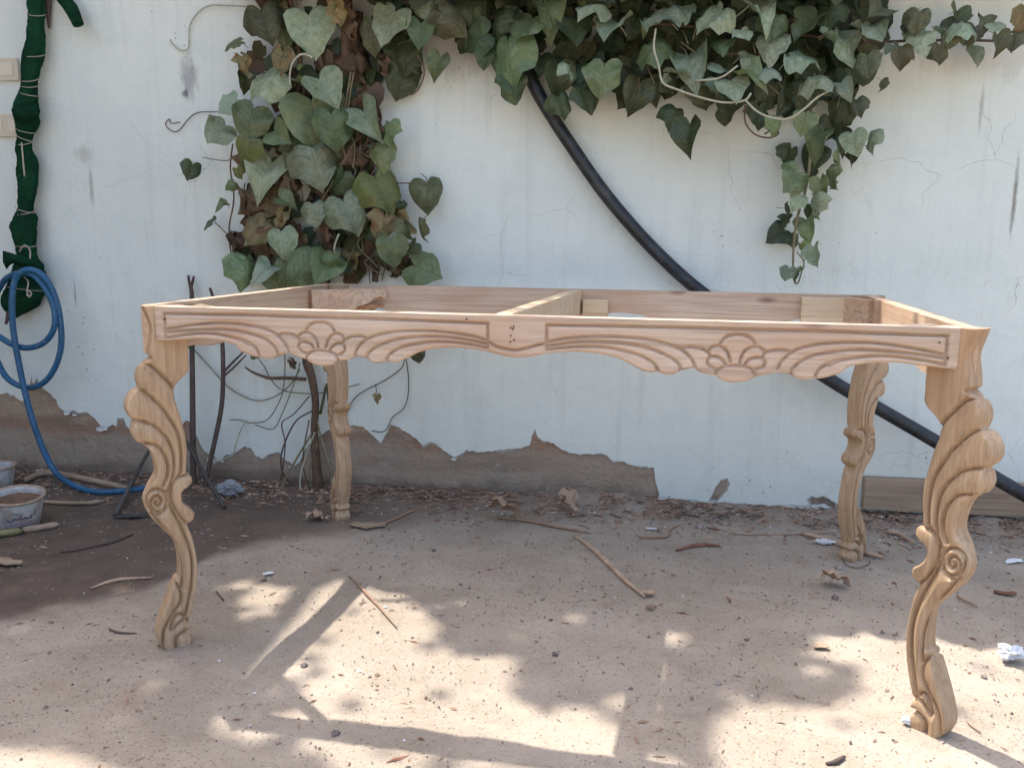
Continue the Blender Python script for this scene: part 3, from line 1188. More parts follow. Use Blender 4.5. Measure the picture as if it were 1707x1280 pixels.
def brace(p0, p1, z0, z1, th, mat, wav=0):
    p0, p1 = np.array(p0), np.array(p1)
    d = (p1-p0)/np.linalg.norm(p1-p0)
    n = np.array([-d[1], d[0]])*th/2
    m = 14
    V, F = [], []
    for i in range(m):
        t = i/(m-1)
        c = p0*(1-t)+p1*t
        zb = z0+wav*(t*.9+.18*math.sin(t*9)+.08*math.sin(t*23))
        for q, z in ((c-n, zb), (c-n, z1), (c+n, z1), (c+n, zb)):
            V.append((q[0], q[1], z))
    for i in range(m-1):
        for k in range(4):
            F.append((i*4+k, i*4+(k+1) % 4, i*4+4+(k+1) % 4, i*4+4+k))
    F += [(0, 3, 2, 1), (4*m-4, 4*m-3, 4*m-2, 4*m-1)]
    o = mesh('corner_brace', V, F, mat, table)
    bm = bmesh.new()
    bm.from_mesh(o.data)
    bmesh.ops.recalc_face_normals(bm, faces=bm.faces)
    bm.to_mesh(o.data)
    bm.free()
    return o


o = brace((-.79, .285), (-.615, .43), .672, .748, .03, W_SIDE, .05)
o['label'] = 'corner brace with a rough bark edge underneath'
brace((-.79, .31), (-.60, .452), .655, .70, .012, W_BARK, .04)
brace((.765, -.29), (.60, -.432), .69, .748, .028, W_PALE)
brace((-.797, -.30), (-.64, -.432), .69, .748, .028, W_PALE)
brace((.765, .31), (.715, .425), .675, .752, .03, W_SIDE)

# ------------------------------------------------------------------ black pipe behind the table
PP = [(872, 90, .05), (889, 140, .05), (915, 186, .05), (950, 240, .048), (1000, 312, .045), (1050, 373, .043), (1100, 426, .042), (1160, 480, .045), (1250, 545, .05), (1385, 634, .07), (1470, 684, .09), (1555, 733, .13), (1640, 785, .19), (1707, 824, .23), (1790, 868, .26)]
pts = [wpt(870, 20, .05)] + [wpt(*p) for p in PP]
pipe = tube('water_pipe', pts, .0215, M_PIPE, None, 20, 8)
tag(pipe, 'thick black plastic pipe slanting down across the white wall', 'pipe')
# plank along the foot of the wall
pl = [wsz(1418, 822), wsz(1720, 828)]
plank = empty('wall_plank', tuple(wpt(1570, 850, 0)*np.array([1, 1, 0])), WA)
tag(plank, 'long weathered brown plank fixed low on the wall behind the right legs', 'plank')
z1 = wsz(1430, 795, .03)[1]
z0 = wsz(1430, 848, .03)[1]
box('board', (.34, -.0195, (z0+z1)/2), (.60, .017, (z1-z0)/2), W_OLD, plank, None, .004)

# ------------------------------------------------------------------ wrapped post with hose
wrap = empty('wrapped_pipe', tuple(wpt(45, 520, .05)))
tag(wrap, 'upright pipe bound in dark green cloth and string on the left wall', 'pipe')
WL = Matrix.Translation(-Vector(wrap.location))
CP = [(60, -60, 16), (60, 0, 15), (60, 25, 13.5), (59, 60, 15), (57, 91, 17), (52.5, 111, 16), (48.7, 133, 13.5), (48, 148, 14), (44, 175, 20), (43, 188, 21.5), (45, 205, 18.5), (43, 218, 15.6), (41, 232, 12.6), (39.5, 249, 14),
      (46, 269, 17.6), (46, 296, 17.6), (45, 322, 15.5), (42, 346, 13.4), (41.5, 366, 21), (40, 380, 22.6), (41.6, 403, 18.8), (43, 411, 17), (46, 428, 17), (47.6, 450, 26), (46, 472, 33), (38, 494, 37), (33, 509, 31), (28, 522, 15), (24, 530, 5)]


def wrapped():
    n = len(CP)
    c = np.array([wpt(x, y, .055) for x, y, _ in CP])
    r = np.array([q/505.0 for _, _, q in CP])
    cs = spline(np.column_stack([c, r]), 8)
    sides = 48
    V, F = [], []
    m = len(cs)
    for i, (x, y, z, rr) in enumerate(cs):
        for k in range(sides):
            a = 2*math.pi*k/sides
            p = Vector((math.cos(a)*2.2, math.sin(a)*2.2, z*26 + 1.6*math.sin(a+z*9)))
            cr = .14*mnoise.noise(p) + .22*abs(mnoise.noise(p*.55+Vector((5, 2, 7)))) - .30*abs(mnoise.noise(p*1.15+Vector((2, 9, 1)))) + .02
            q = rr*(1+cr)
            d_ = q*math.sin(a)
            d_ = max(d_, -.052)
            P = np.array([x, y, z])+WT*q*math.cos(a)+WN*d_*.85
            V.append(P-np.array(wrap.location))
    for i in range(m-1):
        for k in range(sides):
            F.append((i*sides+k, i*sides+(k+1) % sides, (i+1)*sides+(k+1) % sides, (i+1)*sides+k))
    F.append(tuple(range(sides)))
    F.append(tuple((m-1)*sides+k for k in range(sides))[::-1])
    o = mesh('cloth_wrap', V, F, M_CLOTH, wrap, True)
    bm = bmesh.new()
    bm.from_mesh(o.data)
    bmesh.ops.recalc_face_normals(bm, faces=bm.faces)
    bm.to_mesh(o.data)
    bm.free()


wrapped()


def flap(pl, name='cloth_fold'):
    """pl: rows of (px,py,d) -> curved strip"""
    R_ = [spline(np.array([wpt(*q) for q in row]), 5) for row in pl]
    m = len(R_[0])
    V, F = [], []
    for row in R_:
        V += [p-np.array(wrap.location) for p in row]
    for j in range(len(R_)-1):
        for i in range(m-1):
            F.append((j*m+i, j*m+i+1, (j+1)*m+i+1, (j+1)*m+i))
    o = mesh(name, V, F, M_CLOTH, wrap, True)
    md = o.modifiers.new('thickness', 'SOLIDIFY')
    md.thickness = .004
    return o


flap([[(6, 418, .14), (26, 424, .15), (50, 432, .13), (66, 442, .09)], [(6, 436, .12), (22, 434, .14), (46, 440, .125), (68, 450, .08)], [(12, 448, .10), (22, 438, .12), (40, 444, .11), (70, 458, .06)]])
flap([[(26, 180, .10), (42, 174, .11), (60, 178, .095)], [(23, 190, .105), (42, 188, .115), (64, 191, .095)], [(28, 200, .09), (42, 203, .10), (60, 198, .085)]])
# side stub of cloth at the top
pts = np.array([wpt(88, -30, .05), wpt(100, -8, .055), wpt(118, 14, .06), wpt(131, 42, .06)])-np.array(wrap.location)
tube('cloth_stub', pts, [.016, .020, .023, .018], M_CLOTH, wrap, 18)
pts = np.array([wpt(81, -30, .02), wpt(80, 10, .02), wpt(82, 48, .02)])-np.array(wrap.location)
tube('old_stem', pts, [.012, .011, .004], M_STICKD, wrap, 8)


def bind(y, dy):
    x = np.interp(y, [q[1] for q in CP], [q[0] for q in CP])
    r = np.interp(y, [q[1] for q in CP], [q[2] for q in CP])*1.04+.6
    pts = []
    for k in range(9):
        a = math.pi*k/8
        pts.append(wpt(x-math.cos(a)*r, y+dy*(k/8-.5)+3*math.sin(a), .055+.86*r/495*math.sin(a)+.004)-np.array(wrap.location))
    tube('binding_string', pts, .0015, M_STRING, wrap, 5, 3)


for y, dy in [(24, 2), (92, -2), (133, -3), (143, 0), (156, 10), (218, 10), (230, 14), (238, -6), (350, 10), (354, -10), (409, 0), (480, 12)]:
    bind(y, dy)
for pl in ([(36, 238, .10), (38, 262, .11), (41, 294, .115)], [(32, 420, .10), (38, 411, .11), (44, 410, .11), (50, 418, .105), (50, 432, .12)], [(40, 462, .13), (47, 470, .14), (45, 486, .15), (49, 496, .15)], [(45, 484, .15), (52, 488, .15), (50, 494, .15), (44, 492, .15)]):
    tube('knot_string', [wpt(*q)-np.array(wrap.location) for q in pl], .0026, M_STRING, wrap, 6)
tube('dark_drip_end', [wpt(16, 505, .08)-np.array(wrap.location), wpt(14, 525, .08)-np.array(wrap.location), wpt(10, 540, .08)-np.array(wrap.location)], [.009, .008, .005], M_STICKD, wrap, 8)

# blue hose coiled over the wrapped pipe
HP = [(-30, 535, .13), (-8, 556, .135), (20, 574, .14), (46, 580, .14), (72, 572, .14), (89, 550, .14), (91, 520, .14), (80, 488, .14), (62, 464, .145), (45, 455, .15), (22, 458, .14), (4, 472, .12), (-14, 510, .10), (-16, 560, .10), (-4, 602, .10), (14, 632, .11), (44, 646, .12), (72, 638, .12), (92, 612, .12), (102, 575, .12), (100, 530, .125),
      (90, 490, .135), (74, 462, .15), (54, 450, .16), (36, 453, .165), (24, 470, .165), (20, 505, .165), (22, 548, .16), (30, 598, .16), (42, 655, .16), (58, 712, .16), (76, 758, .155), (92, 786, .16)]
hose = tube('garden_hose', [wpt(*q) for q in HP]+[gnd(112, 803, .026), gnd(138, 815, .013), gnd(168, 820, .0115), gnd(205, 818, .0115), gnd(245, 813, .0115), gnd(285, 808, .0115)], .0105, M_HOSE, None, 14, 8)
tag(hose, 'blue rubber hose looped over the green wrapped pipe and trailing to the ground', 'hose')


# ------------------------------------------------------------------ light switches
def switch(x0, y0, x1, y1, label):
    s0, za = wsz(x0, y1)
    s1, zb = wsz(x1, y0)
    e = empty('wall_switch', tuple(WO+WT*(s0+s1)/2+np.array([0, 0, (za+zb)/2])), WA)
    tag(e, label, 'switch', 'switches on the left wall')
    hw, hh = (s1-s0)/2, (zb-za)/2
    cp = box('cover_plate', (0, -.006, 0), (hw, .006, hh), M_SWITCH, e, None, .003)
    box('rocker', (0, -.0135, 0), (hw*.62, .0025, hh*.58), M_SWITCHD, cp, Matrix.Rotation(.06, 3, 'X'), .0015)


switch(-4, 98, 32, 136, 'cream square light switch, the higher one beside the green wrapped pipe')
switch(-16, 191, 13.4, 229, 'cream light switch at the left edge, left one of the lower pair')
switch(14.2, 191, 44, 229, 'cream light switch half hidden behind the green cloth, right one of the lower pair')


# ------------------------------------------------------------------ buckets and tools
def bucket(px, py, rt, rb, h, label, fill, writing):
    P = gnd(px, py)
    e = empty('plastic_bucket', (P[0], P[1], .003))
    tag(e, label, 'bucket', 'paint buckets by the wall')
    if writing:
        dx, dy = CAM[0]-P[0], CAM[1]-P[1]
        e.rotation_mode = 'QUATERNION'
        e.rotation_quaternion = Matrix.Rotation(.13, 3, Vector((-dy, dx, 0)).normalized()).to_quaternion()
        e.location.z = .009
    n = 56

    def lathe(name, prof, mat):
        V, F = [], []
        for k in range(n):
            a = 2*math.pi*k/n
            for r, z in prof:
                V.append((r*math.cos(a), r*math.sin(a), z))
        m = len(prof)
        for k in range(n):
            for i in range(m-1):
                F.append((k*m+i, ((k+1) % n)*m+i, ((k+1) % n)*m+i+1, k*m+i+1))
        return mesh(name, V, F, mat, e, True)
    body = lathe('body', [(0, 0), (rb*.96, 0), (rb, .004), (rb+(rt-rb)*.55, h*.55), (rt-.002, h*.86), (rt-.002, h-.004), (rt-.006, h-.004), (rt-.007, h*.86), (rb-.004, .006), (0, .006)], M_BUCKET)
    lathe('rim', [(rt-.006, h-.006), (rt+.0035, h-.006), (rt+.0045, h-.002), (rt+.003, h+.001), (rt-.003, h+.001), (rt-.006, h-.006)], M_RIM)
    rf = rb+(rt-rb)*.8
    V = [(0, 0, h*.68)]
    F = []
    rings = 8
    for j in range(1, rings+1):
        for k in range(n):
            a = 2*math.pi*k/n
            r = (rf-.005)*j/rings
            z = h*(.66+.05*mnoise.noise(Vector((r*90*math.cos(a), r*90*math.sin(a), px)))) + (.012*smooth01((j/rings-.8)/.2) if fill == M_MUD else .012*mnoise.noise(Vector((r*160*math.cos(a), r*160*math.sin(a), 4))))
            V.append((r*math.cos(a), r*math.sin(a), z))
    for k in range(n):
        F.append((0, 1+k, 1+(k+1) % n))
        for j in range(rings-1):
            F.append((1+j*n+k, 1+(j+1)*n+k, 1+(j+1)*n+(k+1) % n, 1+j*n+(k+1) % n))
    mesh('mud_filling', V, F, fill, e, True)
    if writing:
        base = math.atan2(CAM[1]-P[1], CAM[0]-P[0])

        def stroke(pts, rad, mat):
            Q = []
            for a_, z in pts:                                  # a_: metres to the right along the surface
                r = np.interp(z, [0, h*.55, h], [rb, rb+(rt-rb)*.55, rt])+.0004
                an = base+a_/r
                Q.append((r*math.cos(an), r*math.sin(an), z))
            v, f = tube_geo(spline(Q, 4), rad, 5)
            mesh('printed_word', v, f, mat, body, True)
        k = .001
        # the word printed in Persian script, right to left, as strokes
        stroke([(42*k, 52*k), (36*k, 51*k), (30*k, 46*k), (36*k, 43*k), (28*k, 43*k), (22*k, 44*k)], .0014, M_INKB)
        stroke([(22*k, 44*k), (20*k, 48*k), (18*k, 44*k), (15*k, 48*k), (13*k, 44*k), (8*k, 44*k)], .0013, M_INKB)
        stroke([(6*k, 58*k), (5*k, 50*k), (4*k, 44*k)], .0014, M_INKB)
        stroke([(1*k, 50*k), (-2*k, 45*k), (-7*k, 44*k), (-10*k, 49*k), (-13*k, 44*k), (-17*k, 44*k)], .0013, M_INKB)
        stroke([(-16*k, 48*k), (-18*k, 40*k), (-25*k, 37*k), (-31*k, 41*k), (-32*k, 47*k)], .0014, M_INKB)
        stroke([(-25*k, 45*k), (-24*k, 45*k)], .0013, M_INKB)
        stroke([(34*k, 31*k), (15*k, 30*k), (-5*k, 28*k), (-28*k, 29*k)], .0017, M_INKP)
        stroke([(38*k, 22*k), (10*k, 20*k), (-20*k, 19*k), (-36*k, 20*k)], .0020, M_INKP)
        stroke([(14*k, 63*k), (6*k, 65*k), (-6*k, 63*k), (-20*k, 66*k)], .0012, M_INKG)
        stroke([(46*k, 70*k), (47*k, 60*k), (45*k, 50*k)], .0022, M_INKG)


bucket(33, 878, .0765, .057, .100, 'small dirty white bucket of brown mud with printed writing on its side', M_MUD, True)
bucket(-8, 818, .071, .055, .090, 'plain white bucket of dry crumbly plaster standing behind the printed one', M_MUDP, False)


def tool(p0, p1, r, mat, name, label, cat, tip=None):
    a, b = gnd(*p0), gnd(*p1)
    a = a+np.array([0, 0, r*1.02])
    b = b+np.array([0, 0, r*1.02])
    e = empty(name, tuple(a*np.array([1, 1, 0])))
    tag(e, label, cat)
    q = [a+(b-a)*t-np.array(e.location) for t in np.linspace(0, 1, 9)]
    v, f = tube_geo(q, [r*.75, r*.95, r, r*.92, r*.86, r*.9, r*.98, r*.92, r*.5], 14)
    mesh('handle', v, f, mat, e, True)
    if tip:
        c = [a+(b-a)*t-np.array(e.location) for t in (-.35, -.1, .02)]
        v, f = tube_geo(c, [.004, .006, .006], 8)
        mesh('blade', v, f, M_STEEL, e, True)
    return e


tool((38, 889), (99, 879), .0105, M_CHIP, 'tool_handle', 'pale wooden tool handle lying in front of the printed bucket', 'tool', True)
tool((-25, 899), (38, 891), .0125, m_plain('green_handle', (.12, .14, .075), .5, .4, 30, .1, .4, (.30, .24, .09)), 'painted_tool', 'green and yellow tool handle at the left picture edge', 'tool')

# ------------------------------------------------------------------ vine
LEAFH = [(0, 0), (.05, .10), (.15, .19), (.27, .205), (.39, .14), (.47, .02), (.50, -.12), (.475, -.27), (.40, -.42), (.29, -.56), (.17, -.68), (.07, -.77), (0, -.84)]


def leaf_mesh(name, seed, fold, cup, droop, wave, crumple=0.0, aspect=1.0, edge=0.0):
    g = random.Random(seed)
    H = LEAFH
    n = len(H)
    sp = [(0, min(0.0, y*.98)) if y < -.02 else (0, 0) for _, y in H]
    V, UV, F = [], [], []
    rings = 4
    off = Vector((seed*3.1, 1.7, seed))

    def put(x, y):
        UV.append((x, y))
        z = fold*abs(x) - cup*(x*x+.35*(y+.3)**2) - droop*max(0, -y-.15)**2
        z += wave*mnoise.noise(Vector((x*3.4, y*3.4, 0))+off)
        z += wave*.8*math.sin(y*11+seed)*min(1, abs(x)*2.4)**2
        z += wave*.35*math.cos((y*6-abs(x)*5)*6.283)*min(1, abs(x)*3)      # puckered between the veins
        z -= edge*max(0, abs(x)-.22)**2*6
        xx, yy = x*aspect, y
        if crumple:
            q = Vector((x*4, y*4, 2))+off
            z += crumple*mnoise.noise(q)
            xx += crumple*.55*mnoise.noise(q+Vector((7, 0, 0)))
            yy += crumple*.45*mnoise.noise(q+Vector((0, 8, 0)))
            xx *= (1-.45*crumple)
        V.append((xx, yy+.30, z))
    for side in (1, -1):
        jit = [1+g.uniform(-.05, .05) for _ in H]
        b = len(V)
        for i in range(n):
            ox, oy = H[i][0]*side*jit[i], H[i][1]*(1+(jit[i]-1)*.5)
            for k in range(rings+1):
                t = k/rings
                put(sp[i][0]*(1-t)+ox*t, sp[i][1]*(1-t)+oy*t)
        for i in range(n-1):
            for k in range(rings):
                q = (b+i*(rings+1)+k, b+i*(rings+1)+k+1, b+(i+1)*(rings+1)+k+1, b+(i+1)*(rings+1)+k)
                F.append(q if side == -1 else q[::-1])
    nb = len(V)
    # petiole bending back to the stem
    pp = spline([(0, .30, 0), (0, .36, -.06), (.03*g.uniform(-1, 1), .46, -.22), (.10*g.uniform(-1, 1), .58, -.42)], 3)
    v, f = tube_geo(pp, [.014, .014, .016], 4, False, nb)
    V += [tuple(q) for q in v]
    UV += [(0, .0)]*len(v)
    F += f
    me = bpy.data.meshes.new(name)
    me.from_pydata(V, [], F)
    me.update()
    uvl = me.uv_layers.new(name='UVMap')
    for lp in me.loops:
        uvl.data[lp.index].uv = UV[lp.vertex_index]
    bm = bmesh.new()
    bm.from_mesh(me)
    bmesh.ops.remove_doubles(bm, verts=bm.verts, dist=.0005)
    bm.to_mesh(me)
    bm.free()
    me.polygons.foreach_set('use_smooth', [True]*len(me.polygons))
    return me


FLAT = [(1, .16, .18, .45, .08, .03, 1.06), (2, .05, .36, .55, .10, .05, 1.0, .5), (3, .45, -.05, .35, .09, .03, .98), (4, -.2, .42, .6, .12, .06, 1.1, -.5), (5, .10, .2, .25, .09, .03, 1.04, .3), (6, .65, .25, .8, .10, .05, .95), (7, .2, .5, .4, .14, .10, 1.08, .8), (8, -.05, .25, .95, .10, .05, .94), (9, .3, .3, .5, .11, .08, 1.12, 1.0), (10, -.35, .6, .5, .12, .09, 1.0, .4), (11, .1, .15, 1.3, .09, .04, .9, -.6)]
SHAPES = {}
for key in LM:
    if key == 'b':
        src = [(11, .4, .4, .4, .1, .55, .8), (12, -.4, .5, .5, .1, .65, .7), (13, .6, .3, .6, .1, .5, .75)]
    elif key == 'k':
        src = [(21, .3, .3, .5, .1, .28, .9), (22, .1, .5, .3, .1, .32, .9)]
    else:
        src = FLAT
    SHAPES[key] = []
    for q in src:
        me = leaf_mesh('leaf_'+key, *q)
        me.materials.append(LM[key])
        SHAPES[key].append(me)

VB = wpt(528, 852, .06)
vine = empty('creeper_vine', (VB[0], VB[1], 0))
tag(vine, 'heart-leaved creeper climbing the wall and hanging along its top behind the table', 'vine')
VL = np.array(vine.location)
BASE = Matrix(((WT[0], 0, WN[0]), (WT[1], 0, WN[1]), (0, 1, 0)))       # leaf x->along wall, y->up, z->out
nleaf = [0]


def leaf(px, py, wpx, roll=0, tilt=20, yaw=0, k='g', d=.14):
    """roll: + swings the tip to the right; tilt: + shows the upper side to the sky"""
    P = wpt(px, py, d)
    size = wpx/FPX*((P-CAM)@_f)
    me = SHAPES[k][nleaf[0] % len(SHAPES[k])]
    nleaf[0] += 1
    o = bpy.data.objects.new('leaf', me)
    COL.objects.link(o)
    o.parent = vine
    R = BASE @ (Matrix.Rotation(math.radians(yaw), 3, 'Y') @ Matrix.Rotation(-math.radians(tilt), 3, 'X') @ Matrix.Rotation(math.radians(roll), 3, 'Z'))
    M = R.to_4x4()
    S = Matrix.Diagonal((size, size, size, 1))
    o.matrix_local = Matrix.Translation(Vector(P-VL)) @ M @ S
    return o


TR = """
519 52 80 12 20 5 p;441 133 76 -62 38 10 p;544 150 70 18 14 -8 p;418 200 64 -25 22 20 g;382 174 44 -40 35 25 w;500 137 26 60 45 0 y;498 112 12 10 10 0 y;390 70 34 -60 60 30 g;442 38 64 5 -5 20 o;408 108 40 10 20 50 k
410 135 34 -10 0 40 d;530 203 108 8 12 6 g;556 214 72 10 5 -15 g;467 226 52 70 30 0 g;366 217 52 -55 40 20 p;318 284 34 -25 10 40 d;443 289 80 -8 18 8 p;526 276 82 2 16 -5 p;412 252 52 -15 5 25 y;397 288 22 20 10 0 y
384 309 22 -60 10 20 g;370 341 24 -80 60 0 g;347 374 30 -70 40 0 d;414 346 66 10 10 20 b;393 405 48 0 5 35 b;430 384 66 -40 20 10 k;467 368 38 -30 15 0 k;477 335 36 60 30 0 g;523 356 46 15 12 5 p;471 404 56 5 15 0 p
582 355 72 10 10 0 p;412 450 62 -5 10 25 g;441 450 46 -48 55 50 w;460 462 58 20 20 0 g;505 449 70 -55 20 0 g;540 448 66 -30 25 10 g;551 336 48 0 0 20 b;551 392 46 10 0 30 b;612 200 66 40 30 -5 p;647 222 46 20 5 -40 g
636 258 54 12 15 -10 g;637 316 78 8 12 -5 y;714 326 60 12 8 0 o;638 378 62 0 10 10 k;655 419 54 15 14 0 g;700 384 42 -10 5 -35 o;686 413 30 -40 0 20 d;670 345 18 10 0 0 d;706 449 66 60 25 0 g;676 384 36 0 0 0 g
600 268 52 0 0 0 b;625 446 30 0 0 30 b;560 302 56 -30 10 0 d;597 310 36 0 0 0 d;556 436 36 0 10 0 g;648 38 70 -12 12 0 p;710 12 48 10 10 0 p;700 56 50 -20 18 -10 g;673 90 68 -8 10 0 d;668 137 60 -5 8 0 d
729 109 44 -10 25 -20 g;636 105 36 0 0 0 b;606 160 30 0 0 0 b;699 118 18 0 0 60 d;750 32 66 40 5 20 o;788 18 60 10 20 0 d;795 66 60 -70 20 0 d;846 98 86 6 10 10 g;808 98 36 0 0 0 d;855 145 52 15 5 0 d
876 42 66 -15 18 15 g;930 132 60 0 5 0 d;949 118 32 0 15 40 p;982 160 52 18 5 -10 d;936 176 44 10 5 0 d;830 30 60 -20 25 0 d;915 20 64 20 30 0 g;958 45 60 0 30 0 d;985 10 62 -30 40 0 p;1021 48 64 0 42 0 p
1003 126 62 5 20 0 g;978 165 50 25 8 0 d;1060 160 60 -10 -5 0 d;1097 26 72 -10 50 0 p;1135 13 56 30 45 0 p;1186 28 60 -30 42 0 p;1091 76 66 15 25 0 g;1150 101 74 25 40 0 p;1130 120 44 60 55 0 p;1200 111 40 55 50 0 w
1185 147 32 50 45 0 w;1110 131 16 -60 30 0 w;1241 56 34 35 35 0 w;1265 20 66 10 45 0 p;1288 42 50 5 25 0 g;1287 73 58 0 40 0 p;1249 95 36 70 55 0 p;1289 115 42 40 45 0 w;1255 122 52 70 45 0 g;1222 146 52 10 35 0 p
1284 158 60 -5 5 0 d;1170 156 54 0 0 0 d;1214 181 52 20 5 0 d;1266 193 46 -10 5 0 d;1146 226 60 -4 4 0 d;1122 196 44 -15 5 10 d;1204 70 44 30 35 0 g;1338 97 56 60 60 0 p;1369 126 64 40 50 0 p;1408 147 36 35 35 0 w
1381 153 32 80 50 0 w;1412 128 44 10 5 0 d;1346 42 60 -20 30 0 g;1411 68 74 20 22 10 p;1447 108 42 10 5 -30 o;1470 143 24 30 0 50 d;1344 162 56 0 0 0 d;1402 190 54 -10 5 0 d;1430 178 34 20 0 -50 o;1298 210 36 10 10 20 g
1362 236 56 -20 22 0 g;1320 15 56 0 40 0 d;1380 22 60 10 45 0 d;1464 18 54 -70 25 20 o;1456 43 56 10 45 10 p;1505 83 50 10 50 0 p;1502 97 40 20 0 20 o;1529 36 44 -10 10 20 o;1537 66 48 10 35 0 p;1568 88 38 30 0 20 o
1608 40 54 0 35 0 p;1642 37 34 0 15 0 o;1621 58 36 0 0 0 o;1672 45 46 0 35 0 p;1703 34 44 0 10 0 k;1588 62 34 0 10 0 o;1510 47 18 0 0 0 d;1665 72 40 20 10 0 o;1690 68 36 -20 20 0 o;1575 50 36 10 40 0 g
1316 260 38 -15 5 0 d;1358 265 50 -10 0 0 d;1402 234 42 20 20 -20 d;1424 238 44 20 15 -58 p;1451 234 40 20 10 -62 p;1400 268 36 12 5 -68 g;1419 258 40 14 5 -62 d;1324 300 56 -38 18 10 g;1369 311 38 12 10 -35 g;1384 299 42 8 0 -74 g
1331 334 36 -20 25 0 p;1359 344 46 18 15 -48 p;1352 352 30 10 0 -50 d;1343 378 42 20 12 -42 g;1296 391 40 -62 22 20 d;1322 400 28 5 0 0 d;1358 425 40 30 15 -55 p;1313 453 28 -20 40 0 p;1328 456 26 10 0 -65 g;1312 355 30 -35 10 62 d
1310 370 24 -40 10 60 d;1356 290 18 0 0 0 d;1338 414 22 30 0 -60 y;1330 280 40 0 10 30 d;1380 215 44 0 10 0 d;1340 205 40 -10 15 0 g;315 570 26 30 10 0 d;430 590 34 -60 20 0 g;452 586 22 40 0 0 d;695 592 30 15 0 -30 o
488 607 22 30 0 0 b;629 664 18 0 0 30 k;590 45 60 10 0 10 b;560 20 50 0 0 0 k;540 95 60 20 10 0 b;470 100 50 0 0 20 k;600 110 60 0 0 0 b;620 60 60 -10 5 0 o;520 330 40 0 0 0 b;490 310 44 0 0 0 b;520 245 50 0 0 0 b"""
for row in TR.replace('\n', ';').split(';'):
    q = row.split()
    if len(q) == 7:
        x, y, s_, ro, ti, ya = map(float, q[:6])
        dd = .10+.07*rng.random() if q[6] not in 'db' else .055+.05*rng.random()
        if y < 230 and x > 740:
            dd += .06
        if q[6] in 'pg' and x > 740 and y < 200:
            ti, s_ = ti+12, s_*1.05
        leaf(x, y, s_*1.02, ro+rng.uniform(-14, 14), ti+rng.uniform(-14, 20), ya+rng.uniform(-36, 36), q[6], dd)


def px_in(x, y, q):
    return in_poly(x, y, np.array(q, float))


BAND = [(640, -70), (1450, -70), (1475, 50), (1425, 110), (1430, 190), (1395, 205), (1340, 185), (1290, 170), (1210, 165), (1120, 150), (1040, 150), (960, 140), (900, 125), (850, 110), (790, 70), (740, 40), (640, 50)]
CLUMP = [(425, -70), (700, -70), (690, 90), (620, 130), (625, 200), (650, 300), (690, 420), (700, 465), (415, 465), (400, 390), (400, 300), (440, 210), (420, 100)]
cnt = 0
while cnt < 62:
    x, y = rng.uniform(640, 1475), rng.uniform(-60, 200)
    if px_in(x, y, BAND):
        cnt += 1
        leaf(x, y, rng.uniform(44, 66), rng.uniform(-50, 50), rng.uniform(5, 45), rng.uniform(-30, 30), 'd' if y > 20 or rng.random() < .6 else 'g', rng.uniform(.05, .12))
for k in range(9):
    leaf(rng.uniform(1445, 1715), rng.uniform(12, 88), rng.uniform(26, 46), rng.uniform(-60, 60), rng.uniform(-5, 50), rng.uniform(-40, 40), rng.choice('oopgko'), rng.uniform(.05, .14))
cnt = 0
while cnt < 46:
    x, y = rng.uniform(390, 720), rng.uniform(-60, 470)
    if px_in(x, y, CLUMP):
        cnt += 1
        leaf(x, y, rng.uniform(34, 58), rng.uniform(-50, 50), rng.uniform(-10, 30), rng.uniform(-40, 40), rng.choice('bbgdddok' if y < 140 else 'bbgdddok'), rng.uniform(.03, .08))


def leaf_mass():
    """leaves deep in the tangle, plus unseen ones added to shade the wall top"""
    V, F = [], []
    g = random.Random(3)
    for poly, num in ((BAND, 420), (CLUMP, 190)):
        c = 0
        while c < num:
            x, y = g.uniform(390, 1480), g.uniform(-70, 470)
            if not px_in(x, y, poly):
                continue
            c += 1
            P = wpt(x, y, g.uniform(.012, .06))-VL
            r = g.uniform(.03, .055)
            R = BASE @ Euler((g.uniform(-.6, .6), g.uniform(-.5, .5), g.uniform(-1, 1))).to_matrix()
            b = len(V)
            for a_, b_ in ((0, -1.05), (.62, -.45), (.80, .25), (.35, .75), (0, .5), (-.35, .75), (-.80, .25), (-.62, -.45)):
                q = R @ Vector((a_*r, b_*r, .25*r*abs(a_)))
                V.append((P[0]+q.x, P[1]+q.y, P[2]+q.z))
            F += [(b, b+1, b+2, b+3, b+4), (b, b+4, b+5, b+6, b+7)]
    n_in = len(F)
    for i in range(620):  # extra leaves above the view, added to shade the wall top
        x, y = g.uniform(380, 1820), g.uniform(-190, -14)
        if x > 1420 and y > -75:
            continue
        P = wpt(x, y, g.uniform(.0, .27))-VL
        r = g.uniform(.045, .075)
        R = BASE @ Euler((g.uniform(-1.2, .3), g.uniform(-.5, .5), g.uniform(-1, 1))).to_matrix()
        b = len(V)
        for a_, b_ in ((0, -1.05), (.62, -.45), (.80, .25), (.35, .75), (0, .5), (-.35, .75), (-.80, .25), (-.62, -.45)):
            q = R @ Vector((a_*r, b_*r, .25*r*abs(a_)))
            V.append((P[0]+q.x, P[1]+q.y, P[2]+q.z))
        F += [(b, b+1, b+2, b+3, b+4), (b, b+4, b+5, b+6, b+7)]
    o = mesh('inner_and_shade_leaves', V, F, None, vine)
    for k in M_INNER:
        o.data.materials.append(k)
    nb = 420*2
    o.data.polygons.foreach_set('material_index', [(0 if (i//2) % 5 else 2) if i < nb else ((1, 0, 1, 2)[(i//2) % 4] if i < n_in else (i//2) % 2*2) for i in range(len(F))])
    o['kind'] = 'stuff'


leaf_mass()


def vt(name, pl, rad, mat, sides=7, n=6):
    return tube(name, [wpt(*q)-VL if len(q) == 3 else wpt(q[0], q[1], .05)-VL for q in pl], rad, mat, vine, sides, n)


